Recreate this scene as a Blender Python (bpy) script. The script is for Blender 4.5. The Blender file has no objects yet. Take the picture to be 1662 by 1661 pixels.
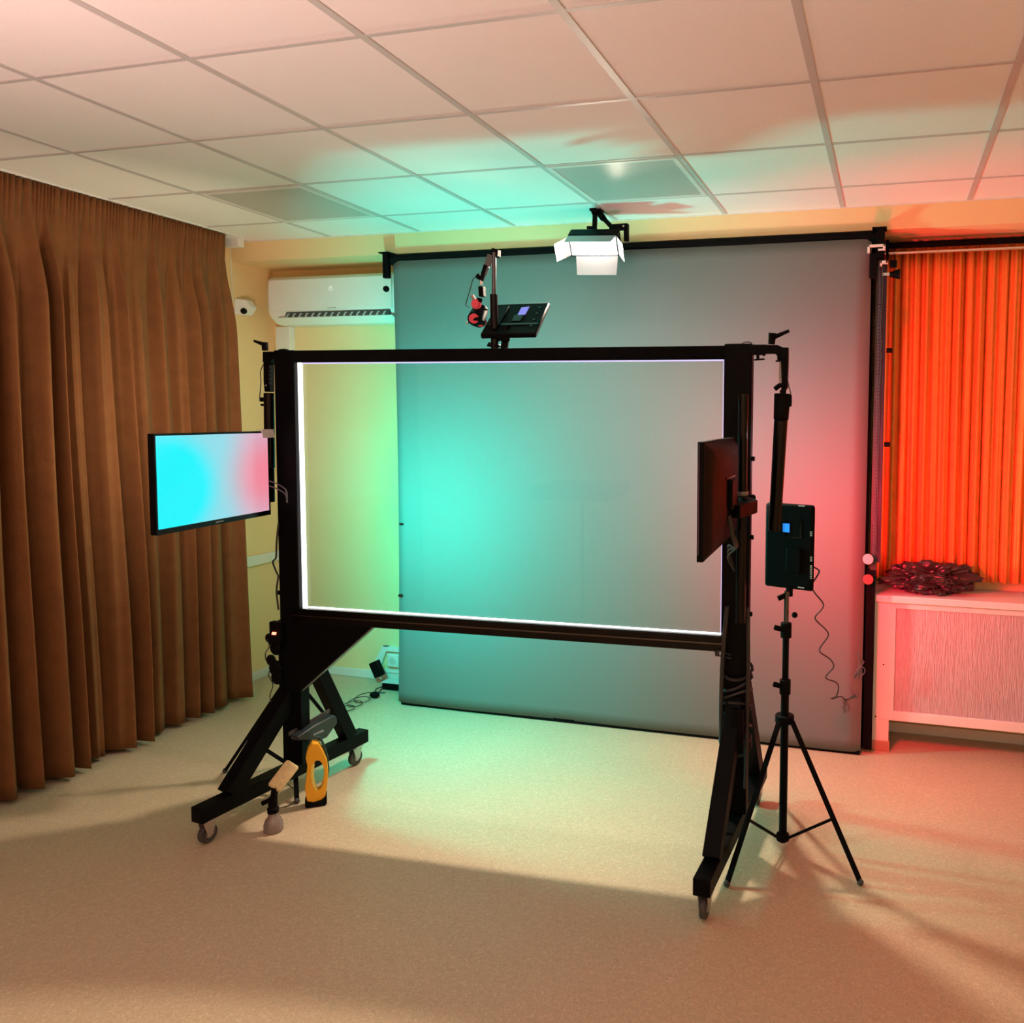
import bpy, bmesh, math, random
from mathutils import Vector, Matrix
random.seed(7)
V = Vector
sc = bpy.context.scene
C = sc.collection
PI = math.pi

# ------------------------------------------------------------------ camera geometry
F, CX, CY = 1309.83, 1103.04, 760.19
YAW, PIT, ROL = math.radians(14.6099), math.radians(-3.5823), math.radians(0.4515)
HC = 1.7263
cam_f = V((-math.sin(YAW)*math.cos(PIT), math.cos(YAW)*math.cos(PIT), math.sin(PIT)))
_r = V((math.cos(YAW), math.sin(YAW), 0)); _u = _r.cross(cam_f)
cam_r = math.cos(ROL)*_r + math.sin(ROL)*_u
cam_u = -math.sin(ROL)*_r + math.cos(ROL)*_u

def ray(px, py):
    return cam_r*((px-CX)/F) + cam_u*((CY-py)/F) + cam_f
def at(px, py, x=None, y=None, z=None, d=None):
    """measured photo point -> point of the room on a known plane (or at a known distance)"""
    r = ray(px, py)
    if x is not None: t = x/r.x
    elif y is not None: t = y/r.y
    elif z is not None: t = (z-HC)/r.z
    else: t = d
    return V((0, 0, HC)) + r*t

# ------------------------------------------------------------------ materials
def mat(name, col, rough=.5, metal=0., spec=.5, bump=0, bscale=60, var=0, vscale=8, emis=None, estr=0, sheen=0, trans=0, coat=0):
    m = bpy.data.materials.new(name); m.use_nodes = True
    nt = m.node_tree; b = nt.nodes['Principled BSDF']
    b.inputs['Base Color'].default_value = (*col, 1); b.inputs['Roughness'].default_value = rough
    b.inputs['Metallic'].default_value = metal; b.inputs['Specular IOR Level'].default_value = spec
    if sheen: b.inputs['Sheen Weight'].default_value = sheen; b.inputs['Sheen Roughness'].default_value = .4
    if trans: b.inputs['Transmission Weight'].default_value = trans
    if coat: b.inputs['Coat Weight'].default_value = coat
    if emis: b.inputs['Emission Color'].default_value = (*emis, 1); b.inputs['Emission Strength'].default_value = estr
    tc = nt.nodes.new('ShaderNodeTexCoord')
    n = nt.nodes.new('ShaderNodeTexNoise'); n.inputs['Scale'].default_value = vscale; n.inputs['Detail'].default_value = 4
    nt.links.new(tc.outputs['Object'], n.inputs['Vector'])
    mx = nt.nodes.new('ShaderNodeMix'); mx.data_type = 'RGBA'
    v = var if var else .04
    mx.inputs[6].default_value = (*[c*(1-v) for c in col], 1); mx.inputs[7].default_value = (*[min(1, c*(1+v)) for c in col], 1)
    nt.links.new(n.outputs['Fac'], mx.inputs[0]); nt.links.new(mx.outputs[2], b.inputs['Base Color'])
    if bump:
        n2 = nt.nodes.new('ShaderNodeTexNoise'); n2.inputs['Scale'].default_value = bscale; n2.inputs['Detail'].default_value = 3
        nt.links.new(tc.outputs['Object'], n2.inputs['Vector'])
        bp = nt.nodes.new('ShaderNodeBump'); bp.inputs['Strength'].default_value = bump; bp.inputs['Distance'].default_value = .01
        nt.links.new(n2.outputs['Fac'], bp.inputs['Height']); nt.links.new(bp.outputs['Normal'], b.inputs['Normal'])
    return m

M = {}
M['black'] = mat('black_metal', (.0022, .0022, .0026), .5, spec=.08)
M['gloss'] = mat('black_gloss', (.002, .002, .0025), .25, spec=.22)
M['plastic'] = mat('black_plastic', (.0028, .0026, .0026), .6, spec=.08, bump=.05, bscale=200)
M['matte'] = mat('black_cloth', (.005, .005, .0055), .95, spec=.08, bump=.2, bscale=120)
M['wall'] = mat('ochre_wall_paint', (.88, .67, .37), .75, spec=.2, bump=.08, bscale=90, var=.03)
M['white'] = mat('white_plastic', (.80, .80, .78), .35, spec=.4)
M['whitepaint'] = mat('white_paint', (.78, .76, .74), .45, spec=.35, bump=.03)
M['tile'] = mat('ceiling_tile', (.90, .89, .87), .9, spec=.1, bump=.15, bscale=150, var=.03, vscale=3)
M['tbar'] = mat('ceiling_bar', (.58, .58, .57), .5)
M['opal'] = mat('opal_diffuser', (.50, .50, .48), .4, spec=.4)
M['chrome'] = mat('chrome', (.7, .7, .7), .22, metal=1)
M['darkchrome'] = mat('dark_chrome', (.12, .12, .13), .25, metal=1)
M['steel'] = mat('brushed_edge', (.45, .45, .44), .35, metal=.9)
M['paper'] = mat('grey_backdrop_paper', (.155, .172, .168), .85, spec=.12, bump=.03, bscale=40, var=.02, vscale=3)
M['red'] = mat('red_anodised', (.85, .07, .13), .35)
M['bag'] = mat('black_bag', (.03, .015, .018), .3, spec=.5, bump=.4, bscale=30)
M['yellow'] = mat('yellow_plastic', (.85, .42, .02), .4, spec=.4)
M['paleyellow'] = mat('pale_yellow_plastic', (.85, .72, .15), .4)
M['tealblade'] = mat('dark_grey_plastic', (.016, .024, .027), .45)
M['pad'] = mat('microfibre_pad', (.88, .70, .38), .95, spec=.1, bump=.8, bscale=260, var=.2, vscale=60)
M['greyplastic'] = mat('grey_translucent_plastic', (.22, .18, .17), .2, spec=.5, coat=.3)
M['caster'] = mat('grey_caster_rubber', (.05, .05, .05), .6)
M['castermetal'] = mat('caster_zinc', (.5, .48, .45), .4, metal=.8)
M['cable'] = mat('black_cable', (.02, .02, .02), .5)
M['redled'] = mat('red_indicator', (.6, .05, .03), .4, emis=(1, .12, .07), estr=7)
M['bluescreen'] = mat('blue_display', (.02, .1, .3), .3, emis=(.02, .28, 1), estr=1.1)
M['violetscreen'] = mat('violet_display', (.1, .1, .3), .3, emis=(.24, .20, .85), estr=.8)
M['led'] = mat('led_strip', (1, 1, 1), .5, emis=(.97, 1, 1), estr=3.2)
M['ledblue'] = mat('led_edge_violet', (1, 1, 1), .5, emis=(.5, .5, 1), estr=1.1)
M['lamp_face'] = mat('lamp_diffuser', (1, 1, 1), .5, emis=(1, .97, .93), estr=12)
M['cyanface'] = mat('cyan_diffuser', (.9, .9, .9), .4, emis=(.0, 1, .85), estr=2.0)
M['redface'] = mat('red_diffuser', (.9, .9, .9), .4, emis=(1, .08, .12), estr=2.0)
M['whiteface'] = mat('white_diffuser', (.9, .9, .9), .4, emis=(1, 1, 1), estr=2.0)
M['silverdoor'] = mat('lamp_door_inside', (.32, .295, .31), .5, spec=.3)
M['print'] = mat('light_print', (.55, .6, .62), .5)
M['baseboard'] = mat('baseboard_white', (.75, .76, .74), .4)
M['orange'] = mat('orange_curtain_cloth', (.85, .33, .08), .85, spec=.1, var=.12, vscale=20, bump=.1, bscale=200)
M['darkslot'] = mat('dark_slot', (.06, .07, .07), .6)
M['brown'] = mat('brown_velvet', (.205, .090, .036), .9, spec=.05, var=.22, vscale=14, bump=.25, bscale=160, sheen=.03)
M['weave'] = None

# glass: clear pane with a faint milky film
def glass_mat():
    m = bpy.data.materials.new('clear_glass'); m.use_nodes = True
    nt = m.node_tree; nt.nodes.clear()
    o = nt.nodes.new('ShaderNodeOutputMaterial')
    t = nt.nodes.new('ShaderNodeBsdfTransparent'); t.inputs[0].default_value = (.97, .985, .975, 1)
    g = nt.nodes.new('ShaderNodeBsdfGlossy'); g.inputs['Roughness'].default_value = .02
    fr = nt.nodes.new('ShaderNodeFresnel'); fr.inputs[0].default_value = 1.25
    mx = nt.nodes.new('ShaderNodeMixShader')
    nt.links.new(fr.outputs[0], mx.inputs[0]); nt.links.new(t.outputs[0], mx.inputs[1]); nt.links.new(g.outputs[0], mx.inputs[2])
    d = nt.nodes.new('ShaderNodeBsdfDiffuse'); d.inputs[0].default_value = (.85, .9, .9, 1)
    m2 = nt.nodes.new('ShaderNodeMixShader'); m2.inputs[0].default_value = .015
    nt.links.new(mx.outputs[0], m2.inputs[1]); nt.links.new(d.outputs[0], m2.inputs[2])
    nt.links.new(m2.outputs[0], o.inputs[0])
    return m
M['glass'] = glass_mat()

def floor_mat():
    m = mat('speckled_linoleum', (.62, .47, .31), .42, spec=.35)
    nt = m.node_tree; b = nt.nodes['Principled BSDF']
    tc = nt.nodes.new('ShaderNodeTexCoord')
    n1 = nt.nodes.new('ShaderNodeTexNoise'); n1.inputs['Scale'].default_value = 90; n1.inputs['Detail'].default_value = 6; n1.inputs['Distortion'].default_value = 1.5
    n2 = nt.nodes.new('ShaderNodeTexNoise'); n2.inputs['Scale'].default_value = 2.2; n2.inputs['Detail'].default_value = 3
    nt.links.new(tc.outputs['Object'], n1.inputs['Vector']); nt.links.new(tc.outputs['Object'], n2.inputs['Vector'])
    r = nt.nodes.new('ShaderNodeValToRGB'); e = r.color_ramp.elements
    e[0].position = .30; e[0].color = (.50, .385, .255, 1); e[1].position = .72; e[1].color = (.70, .57, .40, 1)
    x = r.color_ramp.elements.new(.5); x.color = (.57, .44, .30, 1)
    nt.links.new(n1.outputs['Fac'], r.inputs[0])
    mx = nt.nodes.new('ShaderNodeMix'); mx.data_type = 'RGBA'; mx.blend_type = 'MULTIPLY'; mx.inputs[0].default_value = .35
    r2 = nt.nodes.new('ShaderNodeValToRGB'); r2.color_ramp.elements[0].color = (.75, .75, .75, 1); r2.color_ramp.elements[1].color = (1.1, 1.1, 1.1, 1)
    nt.links.new(n2.outputs['Fac'], r2.inputs[0]); nt.links.new(r.outputs[0], mx.inputs[6]); nt.links.new(r2.outputs[0], mx.inputs[7])
    nt.links.new(mx.outputs[2], b.inputs['Base Color'])
    return m
M['floor'] = floor_mat()

def screen_mat():
    """picture shown on the screen: cyan on the left, pink on the right"""
    m = bpy.data.materials.new('screen_picture'); m.use_nodes = True
    nt = m.node_tree; b = nt.nodes['Principled BSDF']; b.inputs['Base Color'].default_value = (.01, .01, .01, 1); b.inputs['Roughness'].default_value = .25
    tc = nt.nodes.new('ShaderNodeTexCoord')
    def grad(loc, sx, sy):
        mp = nt.nodes.new('ShaderNodeMapping'); mp.vector_type = 'POINT'
        mp.inputs['Location'].default_value = (-loc[0]*sx, -loc[1]*sy, 0); mp.inputs['Scale'].default_value = (sx, sy, 0)
        g = nt.nodes.new('ShaderNodeTexGradient'); g.gradient_type = 'SPHERICAL'
        nt.links.new(tc.outputs['Object'], mp.inputs[0]); nt.links.new(mp.outputs[0], g.inputs[0]); return g
    g1 = grad((-.27, -.03), 1.75, 2.1); g2 = grad((.30, -.01), 3.0, 3.4)
    r1 = nt.nodes.new('ShaderNodeValToRGB'); r1.color_ramp.interpolation = 'EASE'
    e = r1.color_ramp.elements; e[0].position = 0; e[0].color = (.56, .52, .67, 1); e[1].position = .70; e[1].color = (0, .88, .98, 1)
    k = e.new(.44); k.color = (.27, .70, .80, 1)
    nt.links.new(g1.outputs[1], r1.inputs[0])
    r2 = nt.nodes.new('ShaderNodeValToRGB'); r2.color_ramp.interpolation = 'EASE'
    e = r2.color_ramp.elements; e[0].position = 0; e[0].color = (0, 0, 0, 1); e[1].position = .9; e[1].color = (1, 1, 1, 1)
    nt.links.new(g2.outputs[1], r2.inputs[0])
    mx = nt.nodes.new('ShaderNodeMix'); mx.data_type = 'RGBA'; mx.inputs[7].default_value = (.88, .25, .33, 1)
    nt.links.new(r2.outputs[0], mx.inputs[0]); nt.links.new(r1.outputs[0], mx.inputs[6])
    nt.links.new(mx.outputs[2], b.inputs['Emission Color']); b.inputs['Emission Strength'].default_value = 1.0
    return m
M['screen'] = screen_mat()

def weave_mat():
    m = mat('ribbed_grille', (.66, .60, .60), .7)
    nt = m.node_tree; b = nt.nodes['Principled BSDF']
    tc = nt.nodes.new('ShaderNodeTexCoord'); mp = nt.nodes.new('ShaderNodeMapping'); mp.inputs['Scale'].default_value = (140, 140, 12)
    n = nt.nodes.new('ShaderNodeTexNoise'); n.inputs['Scale'].default_value = 1.5; n.inputs['Detail'].default_value = 2
    nt.links.new(tc.outputs['Object'], mp.inputs[0]); nt.links.new(mp.outputs[0], n.inputs['Vector'])
    bp = nt.nodes.new('ShaderNodeBump'); bp.inputs['Strength'].default_value = .6; bp.inputs['Distance'].default_value = .01
    nt.links.new(n.outputs['Fac'], bp.inputs['Height']); nt.links.new(bp.outputs['Normal'], b.inputs['Normal'])
    r = nt.nodes.new('ShaderNodeValToRGB'); r.color_ramp.elements[0].color = (.34, .28, .30, 1); r.color_ramp.elements[1].color = (.62, .56, .58, 1)
    nt.links.new(n.outputs['Fac'], r.inputs[0]); nt.links.new(r.outputs[0], b.inputs['Base Color'])
    return m
M['weave'] = weave_mat()

# ------------------------------------------------------------------ object helpers
def tag(o, label=None, cat=None, group=None, kind=None):
    if label: o['label'] = label
    if cat: o['category'] = cat
    if group: o['group'] = group
    if kind: o['kind'] = kind
    return o
def thing(name, loc, label, cat, group=None):
    o = bpy.data.objects.new(name, None); C.objects.link(o); o.location = loc; o.empty_display_size = .05
    return tag(o, label, cat, group)

class MB:
    def __init__(s): s.bm = bmesh.new()
    def quadbox(s, c, hu, hv, hw):
        """box from centre and three half-axis vectors"""
        c, hu, hv, hw = V(c), V(hu), V(hv), V(hw); vs = []
        for a in (-1, 1):
            for b in (-1, 1):
                for d in (-1, 1): vs.append(s.bm.verts.new(c+hu*a+hv*b+hw*d))
        for f in ((0, 1, 3, 2), (4, 6, 7, 5), (0, 4, 5, 1), (2, 3, 7, 6), (0, 2, 6, 4), (1, 5, 7, 3)):
            s.bm.faces.new([vs[i] for i in f])
        return s
    def box(s, a, b):
        a, b = V(a), V(b); c = (a+b)/2; h = (b-a)/2
        return s.quadbox(c, (h.x, 0, 0), (0, h.y, 0), (0, 0, h.z))
    def bar(s, p, q, w, t, up=(0, 0, 1)):
        """rectangular bar from p to q, w wide (across up), t thick (along up)"""
        p, q, up = V(p), V(q), V(up); d = (q-p).normalized(); side = d.cross(up).normalized(); n = side.cross(d)
        return s.quadbox((p+q)/2, (q-p)/2, side*w/2, n*t/2)
    def sweep(s, pts, r, seg=10, r_end=None, cap=True):
        pts = [V(p) for p in pts]; n = len(pts); rings = []
        prev = None
        for i, p in enumerate(pts):
            d = (pts[min(i+1, n-1)]-pts[max(i-1, 0)]).normalized()
            if prev is None: a = d.orthogonal().normalized()
            else: a = (prev-d*prev.dot(d)); a = a.normalized() if a.length > 1e-5 else d.orthogonal().normalized()
            prev = a; b = d.cross(a); rr = r if r_end is None else r+(r_end-r)*i/(n-1)
            rings.append([s.bm.verts.new(p+(a*math.cos(2*PI*k/seg)+b*math.sin(2*PI*k/seg))*rr) for k in range(seg)])
        for A, B in zip(rings, rings[1:]):
            for k in range(seg): s.bm.faces.new((A[k], A[(k+1) % seg], B[(k+1) % seg], B[k]))
        if cap: s.bm.faces.new(list(reversed(rings[0]))); s.bm.faces.new(rings[-1])
        return s
    def cyl(s, p, q, r, r2=None, seg=18): return s.sweep([p, q], r, seg, r2)
    def lathe(s, base, axis, prof, seg=24):
        base, ax = V(base), V(axis).normalized(); a = ax.orthogonal().normalized(); b = ax.cross(a); rings = []
        for r, h in prof: rings.append([s.bm.verts.new(base+ax*h+(a*math.cos(2*PI*k/seg)+b*math.sin(2*PI*k/seg))*max(r, 1e-4)) for k in range(seg)])
        for A, B in zip(rings, rings[1:]):
            for k in range(seg): s.bm.faces.new((A[k], A[(k+1) % seg], B[(k+1) % seg], B[k]))
        s.bm.faces.new(list(reversed(rings[0]))); s.bm.faces.new(rings[-1]); return s
    def prism(s, poly, ext):
        ext = V(ext); A = [s.bm.verts.new(V(p)) for p in poly]; B = [s.bm.verts.new(V(p)+ext) for p in poly]; n = len(poly)
        s.bm.faces.new(list(reversed(A))); s.bm.faces.new(B)
        for k in range(n): s.bm.faces.new((A[k], A[(k+1) % n], B[(k+1) % n], B[k]))
        return s
    def ring(s, outer, inner, ext):
        ext = V(ext); n = len(outer)
        L = [[s.bm.verts.new(V(p)+e) for p in q] for q in (outer, inner) for e in (V((0, 0, 0)), ext)]
        oA, oB, iA, iB = L
        for k in range(n):
            j = (k+1) % n
            s.bm.faces.new((oA[k], oA[j], oB[j], oB[k])); s.bm.faces.new((iA[j], iA[k], iB[k], iB[j]))
            s.bm.faces.new((oA[j], oA[k], iA[k], iA[j])); s.bm.faces.new((oB[k], oB[j], iB[j], iB[k]))
        return s
    def ball(s, c, r, seg=14, sc_=(1, 1, 1)):
        m = Matrix.Translation(V(c)) @ Matrix.Diagonal((r*sc_[0], r*sc_[1], r*sc_[2], 1))
        bmesh.ops.create_uvsphere(s.bm, u_segments=seg, v_segments=max(6, seg*2//3), radius=1, matrix=m); return s
    def build(s, name, m, parent=None, bevel=0, smooth=False, segs=2, mod=None):
        bmesh.ops.recalc_face_normals(s.bm, faces=s.bm.faces)
        me = bpy.data.meshes.new(name); s.bm.to_mesh(me); s.bm.free(); me.materials.append(m)
        o = bpy.data.objects.new(name, me); C.objects.link(o)
        if parent:
            o.parent = parent
            L = V((0, 0, 0)); p = parent
            while p: L += p.location; p = p.parent
            o.location = -L
        if smooth:
            for p in me.polygons: p.use_smooth = True
            me.set_sharp_from_angle(angle=math.radians(40))
        if bevel:
            b = o.modifiers.new('bevel', 'BEVEL'); b.width = bevel; b.segments = segs; b.limit_method = 'ANGLE'; b.angle_limit = math.radians(35)
            if not smooth:
                for p in me.polygons: p.use_smooth = True
                me.set_sharp_from_angle(angle=math.radians(30))
        return o
def spline(pts, n=10):
    pts = [V(p) for p in pts]; P = [pts[0]*2-pts[1]]+pts+[pts[-1]*2-pts[-2]]; out = []
    for i in range(1, len(P)-2):
        for k in range(n):
            t = k/n; a, b, c, d = P[i-1:i+3]
            out.append(.5*((2*b)+(c-a)*t+(2*a-5*b+4*c-d)*t*t+(3*b-a-3*c+d)*t**3))
    out.append(pts[-1]); return out
def text(name, s_, size, origin, u, w, m, parent, ext=.0005):
    cu = bpy.data.curves.new('lettering', 'FONT'); cu.body = s_; cu.size = size; cu.extrude = ext; cu.align_x = 'CENTER'; cu.align_y = 'CENTER'
    t = bpy.data.objects.new('lettering', cu); C.objects.link(t)
    dg = bpy.context.evaluated_depsgraph_get(); me = bpy.data.meshes.new_from_object(t.evaluated_get(dg))
    bpy.data.objects.remove(t)
    u, w = V(u).normalized(), V(w).normalized(); n = u.cross(w)
    mt = Matrix((u, w, n)).transposed().to_4x4(); mt.translation = V(origin); me.transform(mt)
    me.materials.clear(); me.materials.append(m)
    o = bpy.data.objects.new(name, me); C.objects.link(o); o.parent = parent
    L = V((0, 0, 0)); p = parent
    while p: L += p.location; p = p.parent
    o.location = -L
    return o
def area(name, loc, direction, sx, sy, power, col, parent=None, spread=PI, up=None):
    L = bpy.data.lights.new(name, 'AREA'); L.shape = 'RECTANGLE'; L.size = sx; L.size_y = sy; L.energy = power; L.color = col; L.spread = spread
    o = bpy.data.objects.new(name, L); C.objects.link(o)
    o.rotation_euler = V(direction).to_track_quat('-Z', 'Y').to_euler()
    o.location = V(loc)
    if parent: o.parent = parent; o.location = V(loc)-parent.location
    return o
def struct(name, mb, m, **k): return tag(mb.build(name, m, **k), kind='structure')

# ------------------------------------------------------------------ room
XL, XR, YB, YF, ZC = -3.97, 2.6, 4.54, -2.6, 2.789
YBEAM, ZBEAM = 4.20, 2.667
struct('floor', MB().box((XL-.1, YF-.1, -.1), (XR+.1, YB+.1, 0)), M['floor'])
struct('ceiling', MB().box((XL-.1, YF-.1, ZC), (XR+.1, YB+.1, ZC+.1)), M['tile'])
struct('wall_back', MB().box((XL-.1, YB, 0), (XR+.1, YB+.1, ZC)), M['wall'])
struct('wall_left', MB().box((XL-.1, YF-.1, 0), (XL, YB, ZC)), M['wall'])
struct('wall_right', MB().box((XR, YF-.1, 0), (XR+.1, YB, ZC)), M['wall'])
struct('wall_front', MB().box((XL, YF-.1, 0), (XR, YF, ZC)), M['wall'])
struct('trim_1', MB().box((XL, YBEAM, ZBEAM), (XR, YB, ZC)), M['wall'])     # ceiling beam along the back wall
GX, GY = -3.258, 3.232
b = MB()
i = -1
while GX+.6*i < XR:
    x = GX+.6*i
    b.box((x-.012, YF, ZC-.004), (x+.012, YBEAM, ZC)); i += 1
j = 1
while GY+.6*j > YF:
    y = GY+.6*j; b.box((XL, y-.008, ZC-.0035), (XR, y+.008, ZC)); j -= 1
struct('trim_2', b, M['tbar'])
# wall angle where tiles meet beam
struct('trim_3', MB().box((XL, YBEAM-.012, ZC-.006), (XR, YBEAM, ZC)), M['whitepaint'])
# baseboards
struct('baseboard_back', MB().box((XL, YB-.015, 0), (XR, YB, .055)), M['baseboard'], bevel=.003)
struct('baseboard_left', MB().box((XL, YF, 0), (XL+.015, YB, .055)), M['baseboard'], bevel=.003)
# cable trunking on left wall and pipe duct under the air conditioner
struct('trim_4', MB().box((XL, 3.4, .752), (XL+.025, YB, .815)), M['white'], bevel=.003)
struct('trim_5', MB().box((-3.915, YB-.05, 1.35), (-3.805, YB, 2.30)), M['white'], bevel=.004)
# low raceway with its corner piece behind the backdrop
b = MB().box((-3.17, YB-.022, .055), (-2.5, YB, .075)).box((-3.17, YB-.022, .195), (-2.5, YB, .225))
b.prism([(-3.24, YB-.022, .10), (-3.17, YB-.022, .225), (-3.13, YB-.022, .225), (-3.19, YB-.022, .075), (-3.24, YB-.022, .075)], (0, .022, 0))
struct('trim_6', b, M['white'])

# recessed luminaires (switched off in view)
def luminaire(i, j, label, lit=False):
    x0, y0 = GX+.6*i+.012, GY+.6*j+.012; x1, y1 = x0+.576, y0+.576
    t = thing('ceiling_light_panel', ((x0+x1)/2, (y0+y1)/2, ZC), label, 'ceiling light', 'square ceiling light panels')
    MB().ring([(x0, y0, ZC-.006), (x1, y0, ZC-.006), (x1, y1, ZC-.006), (x0, y1, ZC-.006)],
              [(x0+.022, y0+.022, ZC-.006), (x1-.022, y0+.022, ZC-.006), (x1-.022, y1-.022, ZC-.006), (x0+.022, y1-.022, ZC-.006)], (0, 0, .006)).build('frame', M['whitepaint'], t)
    MB().box((x0+.022, y0+.022, ZC-.004), (x1-.022, y1-.022, ZC-.001)).build('diffuser', M['opal'] if not lit else M['whiteface'], t)
    if lit: area('ceiling_light', ((x0+x1)/2, (y0+y1)/2, ZC-.02), (0, 0, -1), .5, .5, lit, (1, .90, .80), t)
    return t
luminaire(0, 0, 'unlit square ceiling panel nearest the brown curtain, in the row along the beam')
luminaire(3, 0, 'unlit square ceiling panel beside the lit studio lamp')
luminaire(0, -4, 'unlit square ceiling panel above the brown curtain, farther from the back wall')
luminaire(3, -4, 'unlit square ceiling panel over the room, in line with the studio lamp')

# ------------------------------------------------------------------ brown curtain on left wall
def make_curtain():
    Y0, Y1, Z0, Z1 = -.4, 4.05, .025, 2.775
    nu, nv = 1900, 56
    bm = bmesh.new(); rng = random.Random(3)
    ph = [0]; warp = [rng.uniform(.5, 1.6) for _ in range(200)]
    S = [0]
    for k in range(nu): S.append(S[-1]+warp[int(k/nu*90)]/nu)
    tot = S[-1]
    wv = [rng.uniform(.3, 1.35) for _ in range(80)]
    rows = []
    for v in range(nv+1):
        t = v/nv; z = Z0+(Z1-Z0)*(t**.9 if t < 1 else 1)
        h = (Z1-z)
        row = []
        for u in range(nu+1):
            s = S[u]/tot; y = Y0+(Y1-Y0)*(u/nu)
            k = s*42
            big = math.sin(2*PI*k+.5*math.sin(s*17+h*.35)); fi = int(k) % 80
            amp = wv[fi]*(1-(k-int(k)))+wv[(fi+1) % 80]*(k-int(k))
            sharp = math.copysign(abs(big)**.8, big)
            f1 = min(1, max(0, (h-.08)/.5)); f1 = f1*f1*(3-2*f1)
            mid = math.sin(2*PI*s*67+1.3*math.sin(s*29)+.4*h)*.012*min(1, max(0, (h-.08)/.25))*max(.25, 1-h/2.2)
            pleat = (abs(math.sin(PI*s*205)))*.022*max(0, 1-h/.24) - .004*max(0, 1-abs(h-.12)/.03)
            fine = math.sin(2*PI*s*110+h*1.1+2*math.sin(9*s))*.0035*min(1, h/.2)*max(0, 1-h/1.6)
            x = -3.80+sharp*amp*.080*f1*(.6+.4*min(1, h/2))+mid+.018*f1*math.sin(2*PI*k*2.3+1.7*math.sin(11*s)+.5*h)*wv[(fi*3+5) % 80]+pleat+fine+.03*f1*h/2.7
            # the last few centimetres turn back to the wall
            e = max(0, (y-3.95)/.10); x -= .10*e*e*(1-.65*min(1, h/1.2))
            zz = z
            if v == nv: zz = z+.002*math.sin(s*900)
            yy = y + .012*math.sin(h*1.7+s*20)*f1 - .03*max(0, 1-abs(h-1.0)/1.2)*max(0, (y-3.6)/.45)*0
            if y > 3.7: yy += (-.02+.03*(h/2.7))*(y-3.7)/.35
            row.append(bm.verts.new((x, yy, zz)))
        rows.append(row)
    for A, B in zip(rows, rows[1:]):
        for k in range(nu): bm.faces.new((A[k], A[k+1], B[k+1], B[k]))
    m = MB(); m.bm.free(); m.bm = bm
    o = m.build('cloth_curtain', M['brown'], smooth=False)
    for p in o.data.polygons: p.use_smooth = True
    sd = o.modifiers.new('solid', 'SOLIDIFY'); sd.thickness = .004
    return tag(o, 'floor-length brown velvet curtain with pleated heading, covering the left wall', 'curtain')
make_curtain()
t = tag(MB().box((-3.90, -.4, 2.779), (-3.78, 4.10, 2.789)).box((-3.905, 4.07, 2.73), (-3.80, 4.12, 2.789)).build('curtain_rail', M['white'], bevel=.002), 'white ceiling rail carrying the brown curtain', 'curtain rail')
tag(MB().sweep(spline([(-3.94, 4.16, 2.75), (-3.945, 4.17, 2.4), (-3.94, 4.165, 1.9)]), .0022, 6).build('pull_cord', M['white']), 'thin light cord hanging in the corner beside the brown curtain', 'cord')

# motion sensor on left wall
p = at(390, 499, x=XL)
t = thing('motion_sensor', p, 'small white sensor with dark lens on the wall beside the brown curtain', 'sensor')
MB().prism([p+V((0, -.05, .05)), p+V((.055, -.02, .045)), p+V((.075, .0, .0)), p+V((.03, .0, -.05)), p+V((0, -.05, -.05))], (0, .06, 0)).build('body', M['white'], t, bevel=.006)
MB().ball(p+V((.035, -.01, -.025)), .02).build('lens', M['gloss'], t, smooth=True)

# ------------------------------------------------------------------ air conditioner
ax0, ax1 = -3.82, -2.90
yf = 4.32
t = thing('air_conditioner', ((ax0+ax1)/2, YB, 2.30), 'white split air conditioner high on the ochre wall left of the backdrop', 'air conditioner')
prof = [(YB, 2.30), (YB, 2.585), (yf+.03, 2.590), (yf+.006, 2.578), (yf-.006, 2.50), (yf-.004, 2.385), (yf+.012, 2.345), (yf+.07, 2.303), (yf+.10, 2.298)]
MB().prism([(ax0, y, z) for y, z in prof], (ax1-ax0, 0, 0)).build('body', M['white'], t, bevel=.012, segs=3)
MB().quadbox(((ax0+ax1)/2-.0, yf-.0085, 2.47), ((ax1-ax0)/2-.02, 0, 0), (0, .004, 0), (0, 0, .098)).build('front_panel', M['white'], t, bevel=.004)
MB().quadbox(((ax0+ax1)/2+.05, yf+.002, 2.346), (.37, 0, 0), (0, .010, -.006), (0, .006, .014)).build('air_outlet', M['darkslot'], t)
b = MB()
for k in range(16):
    x = ax0+.16+k*.046; b.quadbox((x, yf-.006, 2.345), (.005, 0, 0), (.004, .007, 0), (.006, .003, .012))
b.build('louvre_fins', mat('fin_grey', (.45, .47, .47), .5), t)
MB().quadbox(((ax0+ax1)/2+.03, yf+.03, 2.315), ((ax1-ax0)/2-.05, 0, 0), (0, .035, -.018), (0, .002, .003)).build('flap', M['white'], t, bevel=.001)
lx = at(539, 481, y=yf).x
MB().ring([(lx-.012, yf-.014, 2.488), (lx+.012, yf-.014, 2.488), (lx+.012, yf-.014, 2.508), (lx, yf-.014, 2.52), (lx-.012, yf-.014, 2.508)],
          [(lx-.007, yf-.014, 2.488), (lx+.007, yf-.014, 2.488), (lx+.007, yf-.014, 2.505), (lx, yf-.014, 2.513), (lx-.007, yf-.014, 2.505)], (0, .001, 0)).build('display_mark', mat('logo_white', (1, 1, 1), .4, emis=(1, 1, 1), estr=.25), t)
MB().box((lx-.025, yf-.0135, 2.382), (lx+.022, yf-.012, 2.386)).box((lx+.024, yf-.0135, 2.379), (lx+.031, yf-.012, 2.389)).build('name_plate', mat('name_grey', (.25, .3, .3), .4), t)

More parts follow.
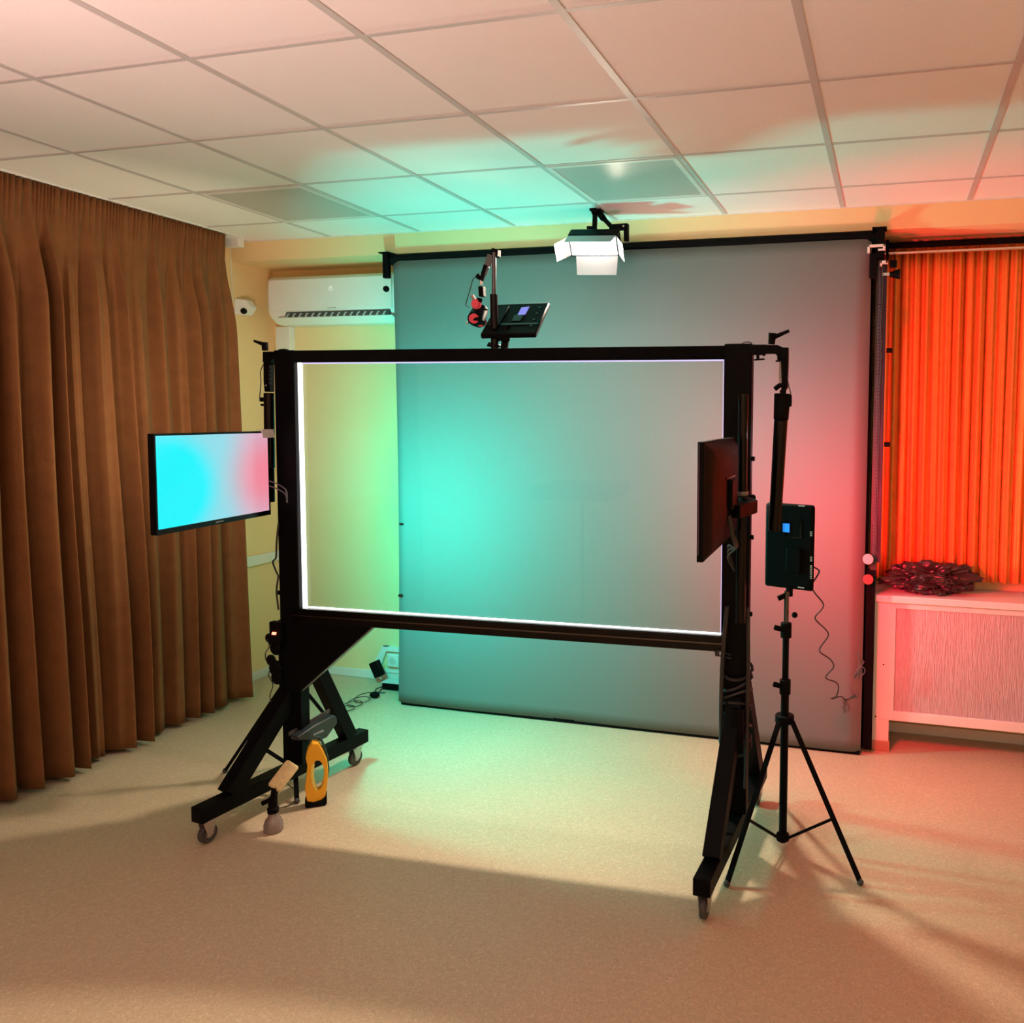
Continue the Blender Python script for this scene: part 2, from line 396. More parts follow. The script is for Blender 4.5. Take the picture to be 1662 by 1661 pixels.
# ------------------------------------------------------------------ backdrop
BY = 4.150
def sheet(name, x0, x1, y, z0, z1, m, curl=.075, depth=.05, label='', lift=0):
    bm = bmesh.new(); nu, nv = 90, 40; rows = []
    for v in range(nv+1):
        z = z0+(z1-z0)*v/nv; row = []
        for u in range(nu+1):
            s = u/nu
            s = .5-.5*math.cos(PI*s)
            x = x0+(x1-x0)*s
            d = min(x-x0, x1-x); c = max(0, 1-d/curl)
            k = .35+.65*math.sin(PI*min(1, max(0, v/nv)))
            yy = y+depth*c*c*k+.004*math.sin(3.1*x+1.3*z)+.003*math.sin(6*x-2.2*z)
            row.append(bm.verts.new((x, yy, z)))
        rows.append(row)
    for A, B in zip(rows, rows[1:]):
        for k in range(nu): bm.faces.new((A[k], A[k+1], B[k+1], B[k]))
    return bm
t = thing('studio_backdrop', (-1.45, BY, 0), 'wide grey paper backdrop hung from a tube in front of the back wall', 'backdrop')
m_ = MB(); m_.bm.free(); m_.bm = sheet('', -2.815, -.112, BY, .018, 2.615, M['paper'])
o = m_.build('paper_sheet', M['paper'], t)
for p in o.data.polygons: p.use_smooth = True
sd = o.modifiers.new('solid', 'SOLIDIFY'); sd.thickness = .0015
MB().cyl((-2.83, BY+.036, 2.628), (-.09, BY+.036, 2.628), .032, seg=24).build('roll_tube', M['matte'], t, smooth=True)
MB().box((-2.79, BY+.004, .003), (-.115, BY+.016, .022)).build('bottom_bar', M['black'], t)
t = tag(MB().box((-.112, 4.235, 0.012), (-.103, YB-.03, 2.52)).box((-2.70, 4.30, .012), (-.104, 4.306, 2.6)).build('black_backdrop', M['matte']), 'black cloth hanging behind the grey backdrop, its edge showing at the right', 'backdrop')
def bracket(x, label, side):
    t = thing('backdrop_bracket', (x, BYB, ZBEAM), label, 'bracket', 'brackets of the backdrop roll')
    MB().box((x-.035, 4.13, ZBEAM-.006), (x+.035, 4.22, ZBEAM)).build('mounting_plate', M['black'], t)
    MB().box((x-.014, 4.14, 2.52), (x+.022, 4.17, ZBEAM)).build('hook', M['black'], t, bevel=.002)
    return t
BYB = 4.16
t = bracket(-2.85, 'black bracket holding the left end of the grey backdrop roll', -1)
MB().bar((-2.84, 4.165, 2.64), (-2.70, 4.19, 2.605), .016, .016).build('strut', M['black'], t)
MB().ball((-2.835, 4.13, 2.455), .018).build('knob', M['black'], t, smooth=True)
t = bracket(-.075, 'tall black bracket holding the right end of the grey backdrop roll', 1)
MB().box((-.105, 4.20, 2.50), (-.05, 4.28, ZBEAM)).build('side_plate', M['black'], t, bevel=.003)
# hook unit with white jaws and drop chain
t = thing('roll_lift', (-.06, 4.16, 2.5), 'white-jawed lifting hooks and dark rods at the right backdrop corner', 'lifting hooks')
def jaw(px0, py0, px1, py1, y):
    a, c = at(px0, py0, y=y), at(px1, py1, y=y); th = .012
    bb = MB().box((a.x, y-.012, a.z-th), (c.x, y+.012, a.z)).box((a.x, y-.012, c.z), (a.x+th, y+.012, a.z)).box((c.x-th, y-.012, c.z+.012), (c.x, y+.012, a.z)).box((c.x-.035, y-.012, c.z+.010), (c.x, y+.012, c.z+.018))
    return bb.build('jaw', M['white'], t, bevel=.002)
jaw(1408, 398, 1437, 410, 4.14); jaw(1428, 424, 1441, 432, 4.16)
a = at(1432, 446, y=4.17); MB().box((a.x, 4.16, a.z-.007), (a.x+.035, 4.18, a.z+.007)).build('screw', M['chrome'], t)
MB().cyl((a.x+.035, 4.17, a.z), (a.x+.085, 4.17, a.z), .012, .026).build('knob', M['plastic'], t, smooth=True)
a = at(1444, 428, y=4.17); MB().box((a.x, 4.16, a.z-.02), (a.x+.035, 4.18, a.z+.015)).build('knob', M['plastic'], t, bevel=.003)
a = at(1418, 428, y=4.15); MB().box((a.x-.02, 4.14, a.z-.07), (a.x+.015, 4.18, a.z+.05)).build('body', M['plastic'], t, bevel=.003)
# perforated upright
u0, u1 = at(1433, 440, y=4.17), at(1408, 905, y=4.17)
t = thing('perforated_upright', (u1.x, 4.17, 0.02), 'narrow dark perforated upright standing at the right edge of the backdrop', 'upright')
MB().box((-.101, 4.19, .02), (-.056, 4.212, .96)).build('lower_post', M['matte'], t)
MB().box((-.085, 4.185, .96), (-.052, 4.21, 2.52)).build('rail', mat('dusky_rail', (.012, .012, .008), .5), t)
b = MB()
for k in range(86): b.box((-.074, 4.180, 1.02+k*.0173), (-.062, 4.184, 1.031+k*.0173))
b.build('slots', mat('slot_dusk', (.05, .04, .07), .6), t)
MB().box((-.052, 4.19, 1.0), (-.034, 4.205, 2.50)).build('violet_strip', mat('violet_strip_paint', (.014, .007, .03), .5), t)
for z in (1.60, 2.07):
    MB().cyl((-.03, 4.195, z), (.0, 4.195, z), .012).build('bolt', M['black'], t, smooth=True)
t = thing('drop_chain', (-.06, 4.12, .95), 'bead chain with two round weights hanging beside the backdrop', 'chain')
b = MB(); b2 = MB()
for k in range(150):
    z = 1.06+k*.0095; b.ball((-.070+.003*math.sin(k*.2), 4.135, z), .0032, 6)
    b2.ball((-.056-.003*math.sin(k*.17), 4.135, z), .0032, 6)
cm = mat('bead_grey', (.07, .06, .08), .35)
b.build('chain_strand', cm, t); b2.build('chain_strand', cm, t)
for py, m1 in ((908, mat('weight_pink', (.55, .45, .48), .4)), (941, mat('weight_dark', (.2, .05, .05), .5))):
    a = at(1409, py, y=4.12); MB().cyl((a.x, 4.115, a.z), (a.x, 4.135, a.z), .026, seg=28).build('weight', m1, t, bevel=.002)
# loose light-coloured cable bundle low at the edge of the backdrop
b = MB()
for pts in ([(1385, 1100), (1392, 1085), (1402, 1076), (1398, 1070), (1388, 1058)], [(1388, 1095), (1398, 1082), (1404, 1090), (1396, 1100)], [(1392, 1100), (1395, 1075), (1393, 1060)], [(1380, 1115), (1384, 1125), (1392, 1128)]):
    b.sweep(spline([at(x, y, y=4.142) for x, y in pts], 6), .0022, 6)
tag(b.build('wire_bundle', mat('pale_wire', (.10, .10, .11), .5)), 'tangle of thin pale wires caught at the lower right backdrop edge', 'wires')

# ------------------------------------------------------------------ orange curtain, rod, radiator cover, bag
def orange_curtain():
    bm = bmesh.new(); nu, nv = 700, 14; X0, X1 = -.09, 1.75; rows = []
    rng = random.Random(5); w = [rng.uniform(.3, 1.2) for _ in range(200)]
    for v in range(nv+1):
        z = .88+(2.62-.88)*v/nv; row = []
        for u in range(nu+1):
            s = u/nu; x = X0+(X1-X0)*s; k = s*34
            a = w[int(k) % 200]*(1-k % 1)+w[(int(k)+1) % 200]*(k % 1)
            row.append(bm.verts.new((x+.006*math.sin(9*s+z), 4.455+.026*a*math.sin(2*PI*k+.4*math.sin(2*z))+.006*math.sin(2*PI*s*90), z)))
        rows.append(row)
    for A, B in zip(rows, rows[1:]):
        for k in range(nu): bm.faces.new((A[k], A[k+1], B[k+1], B[k]))
    m = MB(); m.bm.free(); m.bm = bm; o = m.build('window_curtain', M['orange'])
    for p in o.data.polygons: p.use_smooth = True
    sd = o.modifiers.new('solid', 'SOLIDIFY'); sd.thickness = .003
    tag(o, 'finely folded orange curtain at the window right of the backdrop', 'curtain')
orange_curtain()
t = thing('curtain_rod', (.8, 4.38, 2.60), 'dark rod with a chrome tube across the top of the orange curtain', 'curtain rod')
MB().cyl((-.05, 4.385, 2.625), (1.9, 4.385, 2.625), .016).build('rod', M['matte'], t, smooth=True)
MB().cyl((-.05, 4.375, 2.585), (1.9, 4.375, 2.585), .009).build('chrome_tube', M['chrome'], t, smooth=True)
MB().box((1.86, 4.36, 2.56), (1.89, YB, 2.65)).build('wall_bracket', M['black'], t)
MB().box((-.045, 4.36, 2.56), (-.03, YB, 2.65)).build('wall_bracket', M['black'], t)

RY = 4.25
rx0, rx1 = -.066, 1.55
t = thing('radiator_cover', ((rx0+rx1)/2, RY, 0), 'white slatted radiator cover on legs under the orange curtain', 'radiator cover')
MB().prism([(rx0-.035, RY-.03, .79), (rx0-.035, RY-.03, .825), (rx1+.03, RY-.03, .825), (rx1+.03, RY-.03, .79)], (0, YB-RY+.02, 0)).build('top_board', M['whitepaint'], t, bevel=.003)
MB().box((rx0, RY, .165), (rx0+.115, RY+.03, .79)).build('frame_stile', M['whitepaint'], t, bevel=.002)
MB().box((rx1-.115, RY, .165), (rx1, RY+.03, .79)).build('frame_stile', M['whitepaint'], t, bevel=.002)
MB().box((rx0+.115, RY, .165), (rx1-.115, RY+.03, .215)).build('frame_rail', M['whitepaint'], t, bevel=.002)
MB().box((rx0+.115, RY, .755), (rx1-.115, RY+.03, .79)).build('frame_rail', M['whitepaint'], t, bevel=.002)
MB().box((rx0+.115, RY+.010, .215), (rx1-.115, RY+.02, .755)).build('grille', M['weave'], t)
MB().box((rx0, RY+.03, .165), (rx0+.018, YB-.02, .79)).build('side_panel', M['whitepaint'], t)
MB().box((rx1-.018, RY+.03, .165), (rx1, YB-.02, .79)).build('side_panel', M['whitepaint'], t)
for x in (rx0+.005, rx1-.1):
    l = MB().box((x, RY, 0), (x+.088, RY+.05, .165)).build('leg', M['whitepaint'], t, bevel=.002)
    MB().box((x-.006, RY-.006, 0), (x+.094, RY+.056, .052)).build('foot_cover', mat('foot_red_brown', (.5, .24, .16), .5), l, bevel=.002)
for q in ((1434, 1079), (1421, 1163)):
    a = at(*q, y=RY); MB().cyl((a.x, RY-.002, a.z), (a.x, RY+.004, a.z), .004, seg=10).build('screw', M['black'], t)
# crumpled black bag on top board
bm = bmesh.new(); bmesh.ops.create_icosphere(bm, subdivisions=5, radius=1)
from mathutils import noise
for v in bm.verts:
    n = noise.fractal(v.co*2.3+V((3, 1, 2)), 1, 2, 4); n2 = abs(noise.noise(v.co*5.5))
    r = 1+.42*n-.30*n2
    c = v.co*r; v.co = V((.215+c.x*.23, 4.33+c.y*.09, .905+c.z*.085))
    if v.co.z < .828: v.co.z = .828
m_ = MB(); m_.bm.free(); m_.bm = bm
o = m_.build('plastic_bag', M['bag'], smooth=False)
tag(o, 'crumpled dark plastic bag lying on the radiator cover', 'bag')

# ------------------------------------------------------------------ glass writing board on its wheeled frame
FL = V((-2.534, 3.0, 0)); ang = math.radians(2.44)
fu = V((math.cos(ang), math.sin(ang), 0)); fn = V((-math.sin(ang), math.cos(ang), 0)); fz = V((0, 0, 1))
W_ = 1.921
def fp(s, d, z): return FL+fu*s+fn*d+fz*z           # s along board, d behind it, z up
def fbox(mb, s0, s1, d0, d1, z0, z1): return mb.quadbox(fp((s0+s1)/2, (d0+d1)/2, (z0+z1)/2), fu*(s1-s0)/2, fn*(d1-d0)/2, fz*(z1-z0)/2)
board = thing('glass_board', fp(W_/2, 0, 0), 'large clear glass writing board in a black wheeled frame, lit along its edges', 'glass board')
fbox(MB(), -.066, .031, -.03, .03, .165, 2.005).build('post', M['black'], board, bevel=.004)
fbox(MB(), W_-.010, W_+.098, -.03, .03, .165, 2.01).build('post', M['black'], board, bevel=.004)
fbox(MB(), -.002, W_+.004, -.03, .028, 1.952, 2.003).build('top_beam', M['matte'], board, bevel=.004)
fbox(MB(), -.002, W_+.004, -.034, .028, .812, .874).build('bottom_beam', M['gloss'], board, bevel=.004)
fbox(MB(), -.002, W_+.004, -.038, -.032, .842, .848).build('beam_seam', M['darkchrome'], board)
fbox(MB(), .031, W_-.010, .004, .012, .870, 1.966).build('glass_pane', M['glass'], board)
o = fbox(MB(), .031, .050, -.004, .003, .874, 1.952).build('light_strip', M['led'], board); o['label'] = 'glowing white strip down the left edge of the glass'
o = fbox(MB(), .05, W_-.01, -.004, .003, .874, .8785).build('light_strip', M['led'], board); o['label'] = 'glowing white strip along the bottom edge of the glass'
o = fbox(MB(), .05, W_-.01, -.004, .003, 1.947, 1.952).build('light_strip', M['ledblue'], board)
o = fbox(MB(), W_-.016, W_-.010, -.004, .003, .882, 1.947).build('light_strip', M['ledblue'], board)
# triangular gusset under left corner
gp = [(-2.128, .829), (-2.545, .468), (-2.610, .468), (-2.610, .815)]
b = MB(); b.prism([(x, FL.y+(x-FL.x)*math.tan(ang)-.03, z) for x, z in gp], (0, .05, 0))
b.build('gusset', M['black'], board)
MB().bar(V((-2.545, 2.985, .466)), V((-2.128, 3.005, .826)), .012, .004, up=(0, 0, 1)).build('gusset_edge', M['steel'], board)
# A-shaped base at each end: foot beam, post foot, two braces, casters
def base(A, B, px, zt_front, zt_back, shift=0):
    A, B = V(A), V(B); d = (B-A).normalized(); n = V((d.y, -d.x, 0))
    MB().bar(A+fz*.132, B+fz*.132, .062, .062).build('foot_beam', M['black'], board, bevel=.003)
    def on(yy): return A+(B-A)*((yy-A.y)/(B.y-A.y))
    P = V((px, 3.0+shift, 0))
    f0 = on(A.y+.14); b0 = on(B.y-.10)
    MB().bar(V((f0.x, f0.y, .16)), V((P.x, P.y-.0, zt_front)), .062, .072).build('brace', M['black'], board, bevel=.003)
    MB().bar(V((b0.x, b0.y, .16)), V((P.x, P.y+.03, zt_back)), .062, .062).build('brace', M['black'], board, bevel=.003)
    for q in (A+d*.045, B-d*.06):
        w = thing_part_caster(q, d)
def thing_part_caster(q, d):
    n = V((d.y, -d.x, 0))
    c = MB().cyl(V((q.x, q.y, .040))-n*.011, V((q.x, q.y, .040))+n*.011, .038, seg=28).build('caster_wheel', M['caster'], board, bevel=.004)
    MB().cyl(V((q.x, q.y, .040))-n*.0125, V((q.x, q.y, .040))+n*.0125, .016, seg=20).build('hub', M['castermetal'], c, smooth=True)
    b = MB()
    for s in (-1, 1): b.prism([V((q.x, q.y, .035))+n*s*.016-d*.012, V((q.x, q.y, .035))+n*s*.016+d*.012, V((q.x, q.y, .095))+n*s*.016+d*.028, V((q.x, q.y, .095))+n*s*.016-d*.028], n*s*.003)
    b.box((q.x-.028, q.y-.028, .092), (q.x+.028, q.y+.028, .101)).build('caster_fork', M['castermetal'], board)
base((-2.632, 2.53, 0), (-2.512, 3.42, 0), -2.568, .50, .78)
rp = fp(W_+.05, 0, 0)
base((rp.x-.02, 2.58, 0), (rp.x+.03, 3.55, 0), rp.x, .62, .78, .08)
# bolts on right post
for q in ((1221, 745), (1219, 873), (1217, 998)):
    a = at(*q, y=3.06); MB().cyl((a.x-.02, 3.07, a.z), (a.x+.008, 3.07, a.z), .009, seg=12).build('bolt', M['black'], board, smooth=True)
# cables tied round the lower right post
b = MB(); rng = random.Random(2)
for k in range(7):
    z = .74-k*.05; pts = []
    for a in range(13):
        th = 2*PI*a/12; pts.append(V((rp.x+.056*math.cos(th)*(1+.15*rng.random()), rp.y+.045*math.sin(th)-.005, z+.03*math.sin(th+k))))
    b.sweep(spline(pts, 3), .006, 6)
b.sweep(spline([(rp.x-.03, 3.03, 1.0), (rp.x-.045, 3.03, .8), (rp.x-.05, 3.03, .6), (rp.x-.04, 3.0, .4), (rp.x-.03, 2.92, .22)], 8), .009, 8)
b.sweep(spline([(rp.x+.05, 3.03, 1.0), (rp.x+.055, 3.03, .75), (rp.x+.052, 3.03, .5), (rp.x+.055, 3.0, .3)], 8), .008, 8)
tag(b.build('cable_wrap', M['cable']), 'black cables wound round the lower right post of the glass board', 'cables')
a = at(1190, 1196, y=3.04)
b = MB().sweep(spline([at(1185, 1210, y=3.05), at(1175, 1217, y=3.05), at(1169, 1229, y=3.05), at(1172, 1240, y=3.03), at(1182, 1253, y=3.0)], 8), .0022, 6)
tag(b.build('loop_wire', M['cable']), 'thin wire looping out from the right post near the floor', 'wire')
b = MB()
for pts in ([(1163, 1056), (1172, 1058), (1186, 1064)], [(1160, 1058), (1166, 1064), (1186, 1069)]): b.sweep(spline([at(x, y, y=3.04) for x, y in pts], 6), .003, 6)
b.quadbox(at(1164, 1061, y=3.04), (.008, 0, 0), (0, .004, 0), (0, 0, .01))
tag(b.build('cable_tail', M['cable']), 'short cable tail sticking out under the lower right corner of the glass', 'cable')

# power boxes with red lights
def power_box(c, label, size, ledoff):
    t = thing('power_strip', c, label, 'power strip')
    MB().quadbox(c, (size[0], 0, 0), (0, size[1], 0), (0, 0, size[2])).build('housing', M['plastic'], t, bevel=.004)
    MB().quadbox(c+V(ledoff), (.010, 0, 0), (0, .003, 0), (.002, 0, .006)).build('switch_light', M['redled'], t, bevel=.002)
    return t
c = at(450, 1027, y=2.955)
t = power_box(c+V((.0, .0, 0)), 'black power box with glowing red switch on the left post, under the glass', (.03, .015, .05), (-.002, -.017, .0))
c2 = at(1192, 1186, y=2.985)
t = power_box(c2+V((.012, .0, 0)), 'power strip with glowing red switch strapped to the right post', (.024, .012, .085), (-.012, -.014, .0))
b = MB()
for q, r in (((437, 1036), .020), ((443, 1040), .024), ((448, 1052), .030), ((440, 1072), .024), ((448, 1085), .034), ((450, 1100), .03)):
    b.ball(at(*q, y=2.96), r, 10, (1, .6, 1.1))
o = tag(b.build('plug_cluster', M['plastic']), 'cluster of black plugs hanging on the left post below the power box', 'plugs')
b = MB().sweep(spline([at(x, y, y=2.95) for x, y in ((434, 1036), (437, 1050), (431, 1060), (432, 1072), (440, 1082), (436, 1096), (443, 1112), (438, 1130), (442, 1142), (450, 1150))], 6), .0022, 6)
tag(b.build('dangling_wire', M['cable']), 'thin black wire dangling from the plugs on the left post', 'wire')
b = MB().sweep(spline([at(x, y, y=2.96) for x, y in ((452, 850), (449, 880), (448, 905), (443, 912), (447, 925), (452, 935))], 6), .004, 6).sweep(spline([at(x, y, y=2.96) for x, y in ((452, 935), (449, 960), (452, 990))], 6), .004, 6)
tag(b.build('post_cable', M['cable']), 'black cable running down the outer side of the left post', 'cable')

# ------------------------------------------------------------------ monitors
def monitor(name_label, tl, tr, z0, z1, out, thick=.022, screen=True, back=False):
    """tl, tr: xy of the left and right ends seen from the front; out: unit vector out of the screen"""
    c = V(((tl[0]+tr[0])/2, (tl[1]+tr[1])/2, (z0+z1)/2)); u = (V((tr[0], tr[1], 0))-V((tl[0], tl[1], 0))); w = u.length; u.normalize()
    n = u.cross(fz) ; n = -n if n.dot(V(out)) < 0 else n
    t = thing('monitor', c, name_label, 'monitor')
    H = z1-z0
    MB().quadbox(c-n*thick/2, u*w/2, n*thick/2, fz*H/2).build('case', M['plastic'], t, bevel=.003)
    bm_ = MB(); bw = .008; bb = .020
    O = [c+n*.001+u*s*w/2+fz*q*H/2 for s, q in ((-1, -1), (1, -1), (1, 1), (-1, 1))]
    I = [c+n*.001+u*(-w/2+bw)+fz*(-H/2+bb), c+n*.001+u*(w/2-bw)+fz*(-H/2+bb), c+n*.001+u*(w/2-bw)+fz*(H/2-bw), c+n*.001+u*(-w/2+bw)+fz*(H/2-bw)]
    bm_.ring(O, I, n*.003).build('bezel', M['gloss'], t)
    # screen panel: own object space so that the picture follows it
    me = bpy.data.meshes.new('screen'); hw, hh = w/2-bw, (H-bw-bb)/2
    sb = bmesh.new(); bmesh.ops.create_cube(sb, size=1, matrix=Matrix.Diagonal((2*hw, 2*hh, .002, 1))); sb.to_mesh(me); sb.free(); me.materials.append(M['screen'])
    so = bpy.data.objects.new('screen', me); C.objects.link(so); so.parent = t
    so.location = n*.001+fz*(bb-bw)/2; so.rotation_euler = Matrix((u, fz, u.cross(fz))).transposed().to_euler()
    return t, c, u, n, w, H
# left monitor
L0, L1 = at(250, 780, d=2.86), at(437, 780, d=3.50)
t, c, u, n, w, H = monitor('monitor beside the brown curtain, its screen glowing cyan to pink', (L0.x, L0.y), (L1.x, L1.y), 1.292, 1.655, (1, 0, 0))
MB().quadbox(c+n*.0045-fz*(H/2-.010)+u*.0, u*.022, n*.0006, fz*.0035).build('maker_mark', mat('mark_grey', (.2, .2, .2), .4), t)
MB().quadbox(c-n*.045, u*.05, n*.024, fz*.05).build('mount_plate', M['black'], t, bevel=.003)
ml_c, ml_u, ml_n = c, u, n
q = c+u*(w/2-.012)+fz*(H/2-.012)+n*.008
ml = t
tag(MB().quadbox(q, u*.040, n*.002, fz*.017-u*.004).quadbox(q+fz*.018-n*.012, u*.040, n*.012, fz*.001).build('paper_note', mat('note_paper', (.9, .86, .88), .6, emis=None)), 'small white note folded over the top right corner of the left monitor', 'note')
# monitor arm left
pA = c-n*.07; pB = V((-2.66, 2.93, 1.46))
MB().bar(pA, V((pA.x-.02, (pA.y+pB.y)/2, 1.46)), .04, .035).build('arm_segment', M['black'], t, bevel=.003)
MB().bar(V((pA.x-.02, (pA.y+pB.y)/2, 1.46)), pB, .04, .035).build('arm_segment', M['black'], t, bevel=.003)
MB().cyl(pB+V((.02, 0, -.05)), pB+V((.02, 0, .08)), .026).build('post_clamp', M['black'], t, smooth=True)
b = MB()
for k in (0, 1): b.sweep(spline([at(x, y+8*k, y=2.92) for x, y in ((437, 781), (446, 784), (456, 789), (464, 796), (466, 808))], 6), .0028, 6)
tag(b.build('monitor_cable', mat('grey_cable', (.10, .10, .10), .4)), 'two grey cables curving from the left monitor to the post', 'cables')
# right monitor
R0 = at(1134, 780, d=2.40); R1 = at(1184, 780, d=2.99)
dirn = (V((R1.x, R1.y, 0))-V((R0.x, R0.y, 0))).normalized(); R1 = V((R0.x, R0.y, 0))+dirn*.61
t, c, u, n, w, H = monitor('monitor seen from behind, clamped to the right post', (R1.x, R1.y), (R0.x, R0.y), 1.294, 1.655, (-1, 0, 0), thick=.016)
bk = -n
# bulging back shell with lower lip
sh = MB()
def ringpts(f, off, zt=0, zb=0): return [c+bk*off+u*s*w/2*f+fz*(q*H/2*f+(zt if q > 0 else zb)) for s, q in ((-1, -1), (1, -1), (1, 1), (-1, 1))]
r0, r1, r2 = ringpts(.99, .012), ringpts(.86, .035), ringpts(.60, .048, -.0, .03)
vs = [[sh.bm.verts.new(p) for p in r] for r in (r0, r1, r2)]
for A, B in zip(vs, vs[1:]):
    for k in range(4): sh.bm.faces.new((A[k], A[(k+1) % 4], B[(k+1) % 4], B[k]))
sh.bm.faces.new(vs[-1]); sh.bm.faces.new(list(reversed(vs[0])))
brn = mat('brown_black_plastic', (.0045, .004, .003), .55, spec=.12)
sh.build('back_shell', brn, t, bevel=.006)
MB().quadbox(c+bk*.050+fz*.055, u*.09, bk*.002, fz*.003).build('vent_slot', M['gloss'], t)
MB().quadbox(c+bk*.056, u*.05, bk*.008, fz*.05).build('mount_plate', M['black'], t, bevel=.003)
mr_c, mr_bk = c, bk
b = MB()
for k in range(3): b.sweep(spline([c+bk*.05-fz*(.07)+u*(.05-.02*k), c+bk*.06-fz*.13+u*(.04-.02*k), c+bk*.065-fz*.185+u*(-.02-.02*k), V((-.575, 2.93, 1.25-.02*k)), V((-.56, 2.98, 1.15))], 8), .004, 6)
tag(b.build('monitor_cable', M['cable']), 'black cables hanging from the back of the right monitor', 'cables')
# pole and arm for right monitor
pp = at(1205, 760, y=2.985)
zt, zb = at(1203, 640, y=2.985).z, .95
MB().cyl((pp.x, 2.985, zb), (pp.x, 2.985, zt), .019, seg=24).build('pole', M['gloss'], t, smooth=True)
MB().cyl((pp.x, 2.985, 1.395), (pp.x, 2.985, 1.435), .030, seg=24).build('clamp_collar', M['black'], t, smooth=True)
MB().cyl((pp.x, 2.985, 1.435), (pp.x, 2.985, 1.452), .024, seg=24).build('support_ring', mat('satin_ring', (.3, .3, .3), .3, metal=.5), t, smooth=True)
q = c+bk*.064; q.z = 1.415
MB().bar(q, (q.x+.03, (q.y+2.985)/2, 1.415), .04, .045).build('arm_segment', M['black'], t, bevel=.003)
MB().bar((q.x+.03, (q.y+2.985)/2, 1.415), (pp.x, 2.985, 1.415), .04, .045).build('arm_segment', M['black'], t, bevel=.003)
MB().bar((pp.x+.02, 2.98, 1.415), (pp.x+.052, 2.985, 1.415), .05, .05).build('clamp_handle', M['black'], t, bevel=.008)

# ------------------------------------------------------------------ clamp arms with hanging tube lights
def add_tube_output(t, c, n, L, power, col, rad, spread=165):
    n = V(n).normalized(); nh = V((n.x, n.y, 0)).normalized(); u = fz.cross(nh)
    MB().quadbox(c+nh*(rad-.002), u*.012, nh*.004, fz*L/2).build('diffuser', M['whiteface'], t, bevel=.002)  # added glowing strip on the unseen rear of the tube
    area('added_tube_glow', c+nh*(rad+.006), n, .03, L, power, col, t, math.radians(spread))  # added light out of the rear; the tubes show only dark backs
def arm_right():
    y = 3.03
    P = lambda px, py: at(px, py, y=y)
    t = thing('clamp_arm', P(1226, 568), 'black clamp arm with lever handle reaching right from the top of the board', 'clamp arm')
    a, b_ = P(1218, 567), P(1279, 570)
    MB().prism([P(1218, 560), P(1262, 560), P(1270, 564), P(1279, 564), P(1279, 584), P(1266, 584), P(1258, 574), P(1244, 574), P(1236, 576), P(1218, 576)], (0, .03, 0)).build('arm_bar', M['black'], t, bevel=.002)
    MB().cyl(P(1252, 559), P(1253.5, 541), .013, .015).build('lever_hub', M['plastic'], t, smooth=True)
    MB().cyl(P(1255, 548), P(1281, 537), .009, .006).build('lever', M['plastic'], t, smooth=True)
    for x, y0, y1, w in ((1230, 576, 584, 9), (1264, 576, 586, 8)):
        MB().cyl(P(x, y0-2), P(x, y1), .006).build('bolt', M['black'], t, smooth=True)
        k = MB().bar(P(x-w+3, y1+.5), P(x+w+2, y1-1), .012, .006).build('tee_knob', M['black'], t, bevel=.001)
    MB().cyl(P(1240, 574), P(1240, 578), .005).build('bolt', M['black'], t, smooth=True)
    return t
arm_right()
y = 3.03; P = lambda px, py: at(px, py, y=y)
t = thing('tube_light', P(1268, 650), 'black tube lamp hanging from the right clamp arm in front of the panel', 'tube light')
MB().prism([P(1267, 584), P(1279, 584), P(1277.5, 630), P(1274, 634), P(1268, 633), P(1267, 620)], (0, .03, 0)).build('hanger', M['black'], t, bevel=.002)
MB().prism([P(1264.5, 590), P(1267, 584), P(1269, 620), P(1267, 624), P(1264, 616)], (0, .03, 0)).build('hanger_lit_face', mat('hanger_lit_grey', (.30, .30, .30), .4), t)  # teal-lit left face of the black hanger, put in as lighter grey
MB().bar(P(1268, 624), P(1257, 632), .012, .018).build('wing_knob', M['plastic'], t, bevel=.004)
MB().cyl(P(1271, 633), P(1270.5, 642), .012).build('neck', M['black'], t, smooth=True)
MB().cyl(P(1270, 639), P(1267.5, 682), .031, .028, seg=24).build('head', M['plastic'], t, bevel=.004)
MB().cyl(P(1267.5, 682), P(1257, 862), .026, .0235, seg=24).build('tube', M['gloss'], t, bevel=.003)
MB().sweep(spline([P(1277.5, 612), P(1280, 626), P(1283.5, 640), P(1284.5, 655), P(1280, 662)], 8), .002, 6).build('lead', M['cable'], t)
MB().box(P(1278, 660)+V((0, -.008, 0)), P(1285, 642)+V((0, .008, 0))).build('socket', M['plastic'], t)
add_tube_output(t, P(1264, 748), V((-.50, .85, .12)), .26, 7, (1, .93, .95), .026, 115)
# left
yl = 2.99; P = lambda px, py: at(px, py, y=yl)
t = thing('clamp_arm', P(448, 576), 'black clamp arm with lever handle at the top left corner of the board', 'clamp arm')
MB().prism([P(426, 571), P(450, 570.5), P(450, 583), P(442, 583), P(438, 588), P(426, 588)], (0, .03, 0)).build('arm_bar', M['black'], t, bevel=.002)
MB().bar(P(438, 591), P(450, 590.5), .01, .008).build('lower_bar', M['black'], t)
MB().cyl(P(430.5, 569), P(429.5, 556), .013, .013).build('lever_hub', M['plastic'], t, smooth=True)
MB().cyl(P(428, 559), P(412.5, 553.5), .009, .005).build('lever', M['plastic'], t, smooth=True)
MB().ball(P(460, 569.5), .025, 12, (1.2, .6, .35)).build('cap', M['black'], t, smooth=True)
t = thing('tube_light', P(436, 700), 'black tube lamp hanging beside the left post behind the glowing monitor', 'tube light')
MB().prism([P(427, 588), P(437, 588), P(437.5, 636), P(429, 636), P(427.5, 620)], (0, .03, 0)).build('hanger', M['black'], t, bevel=.002)
b = MB()
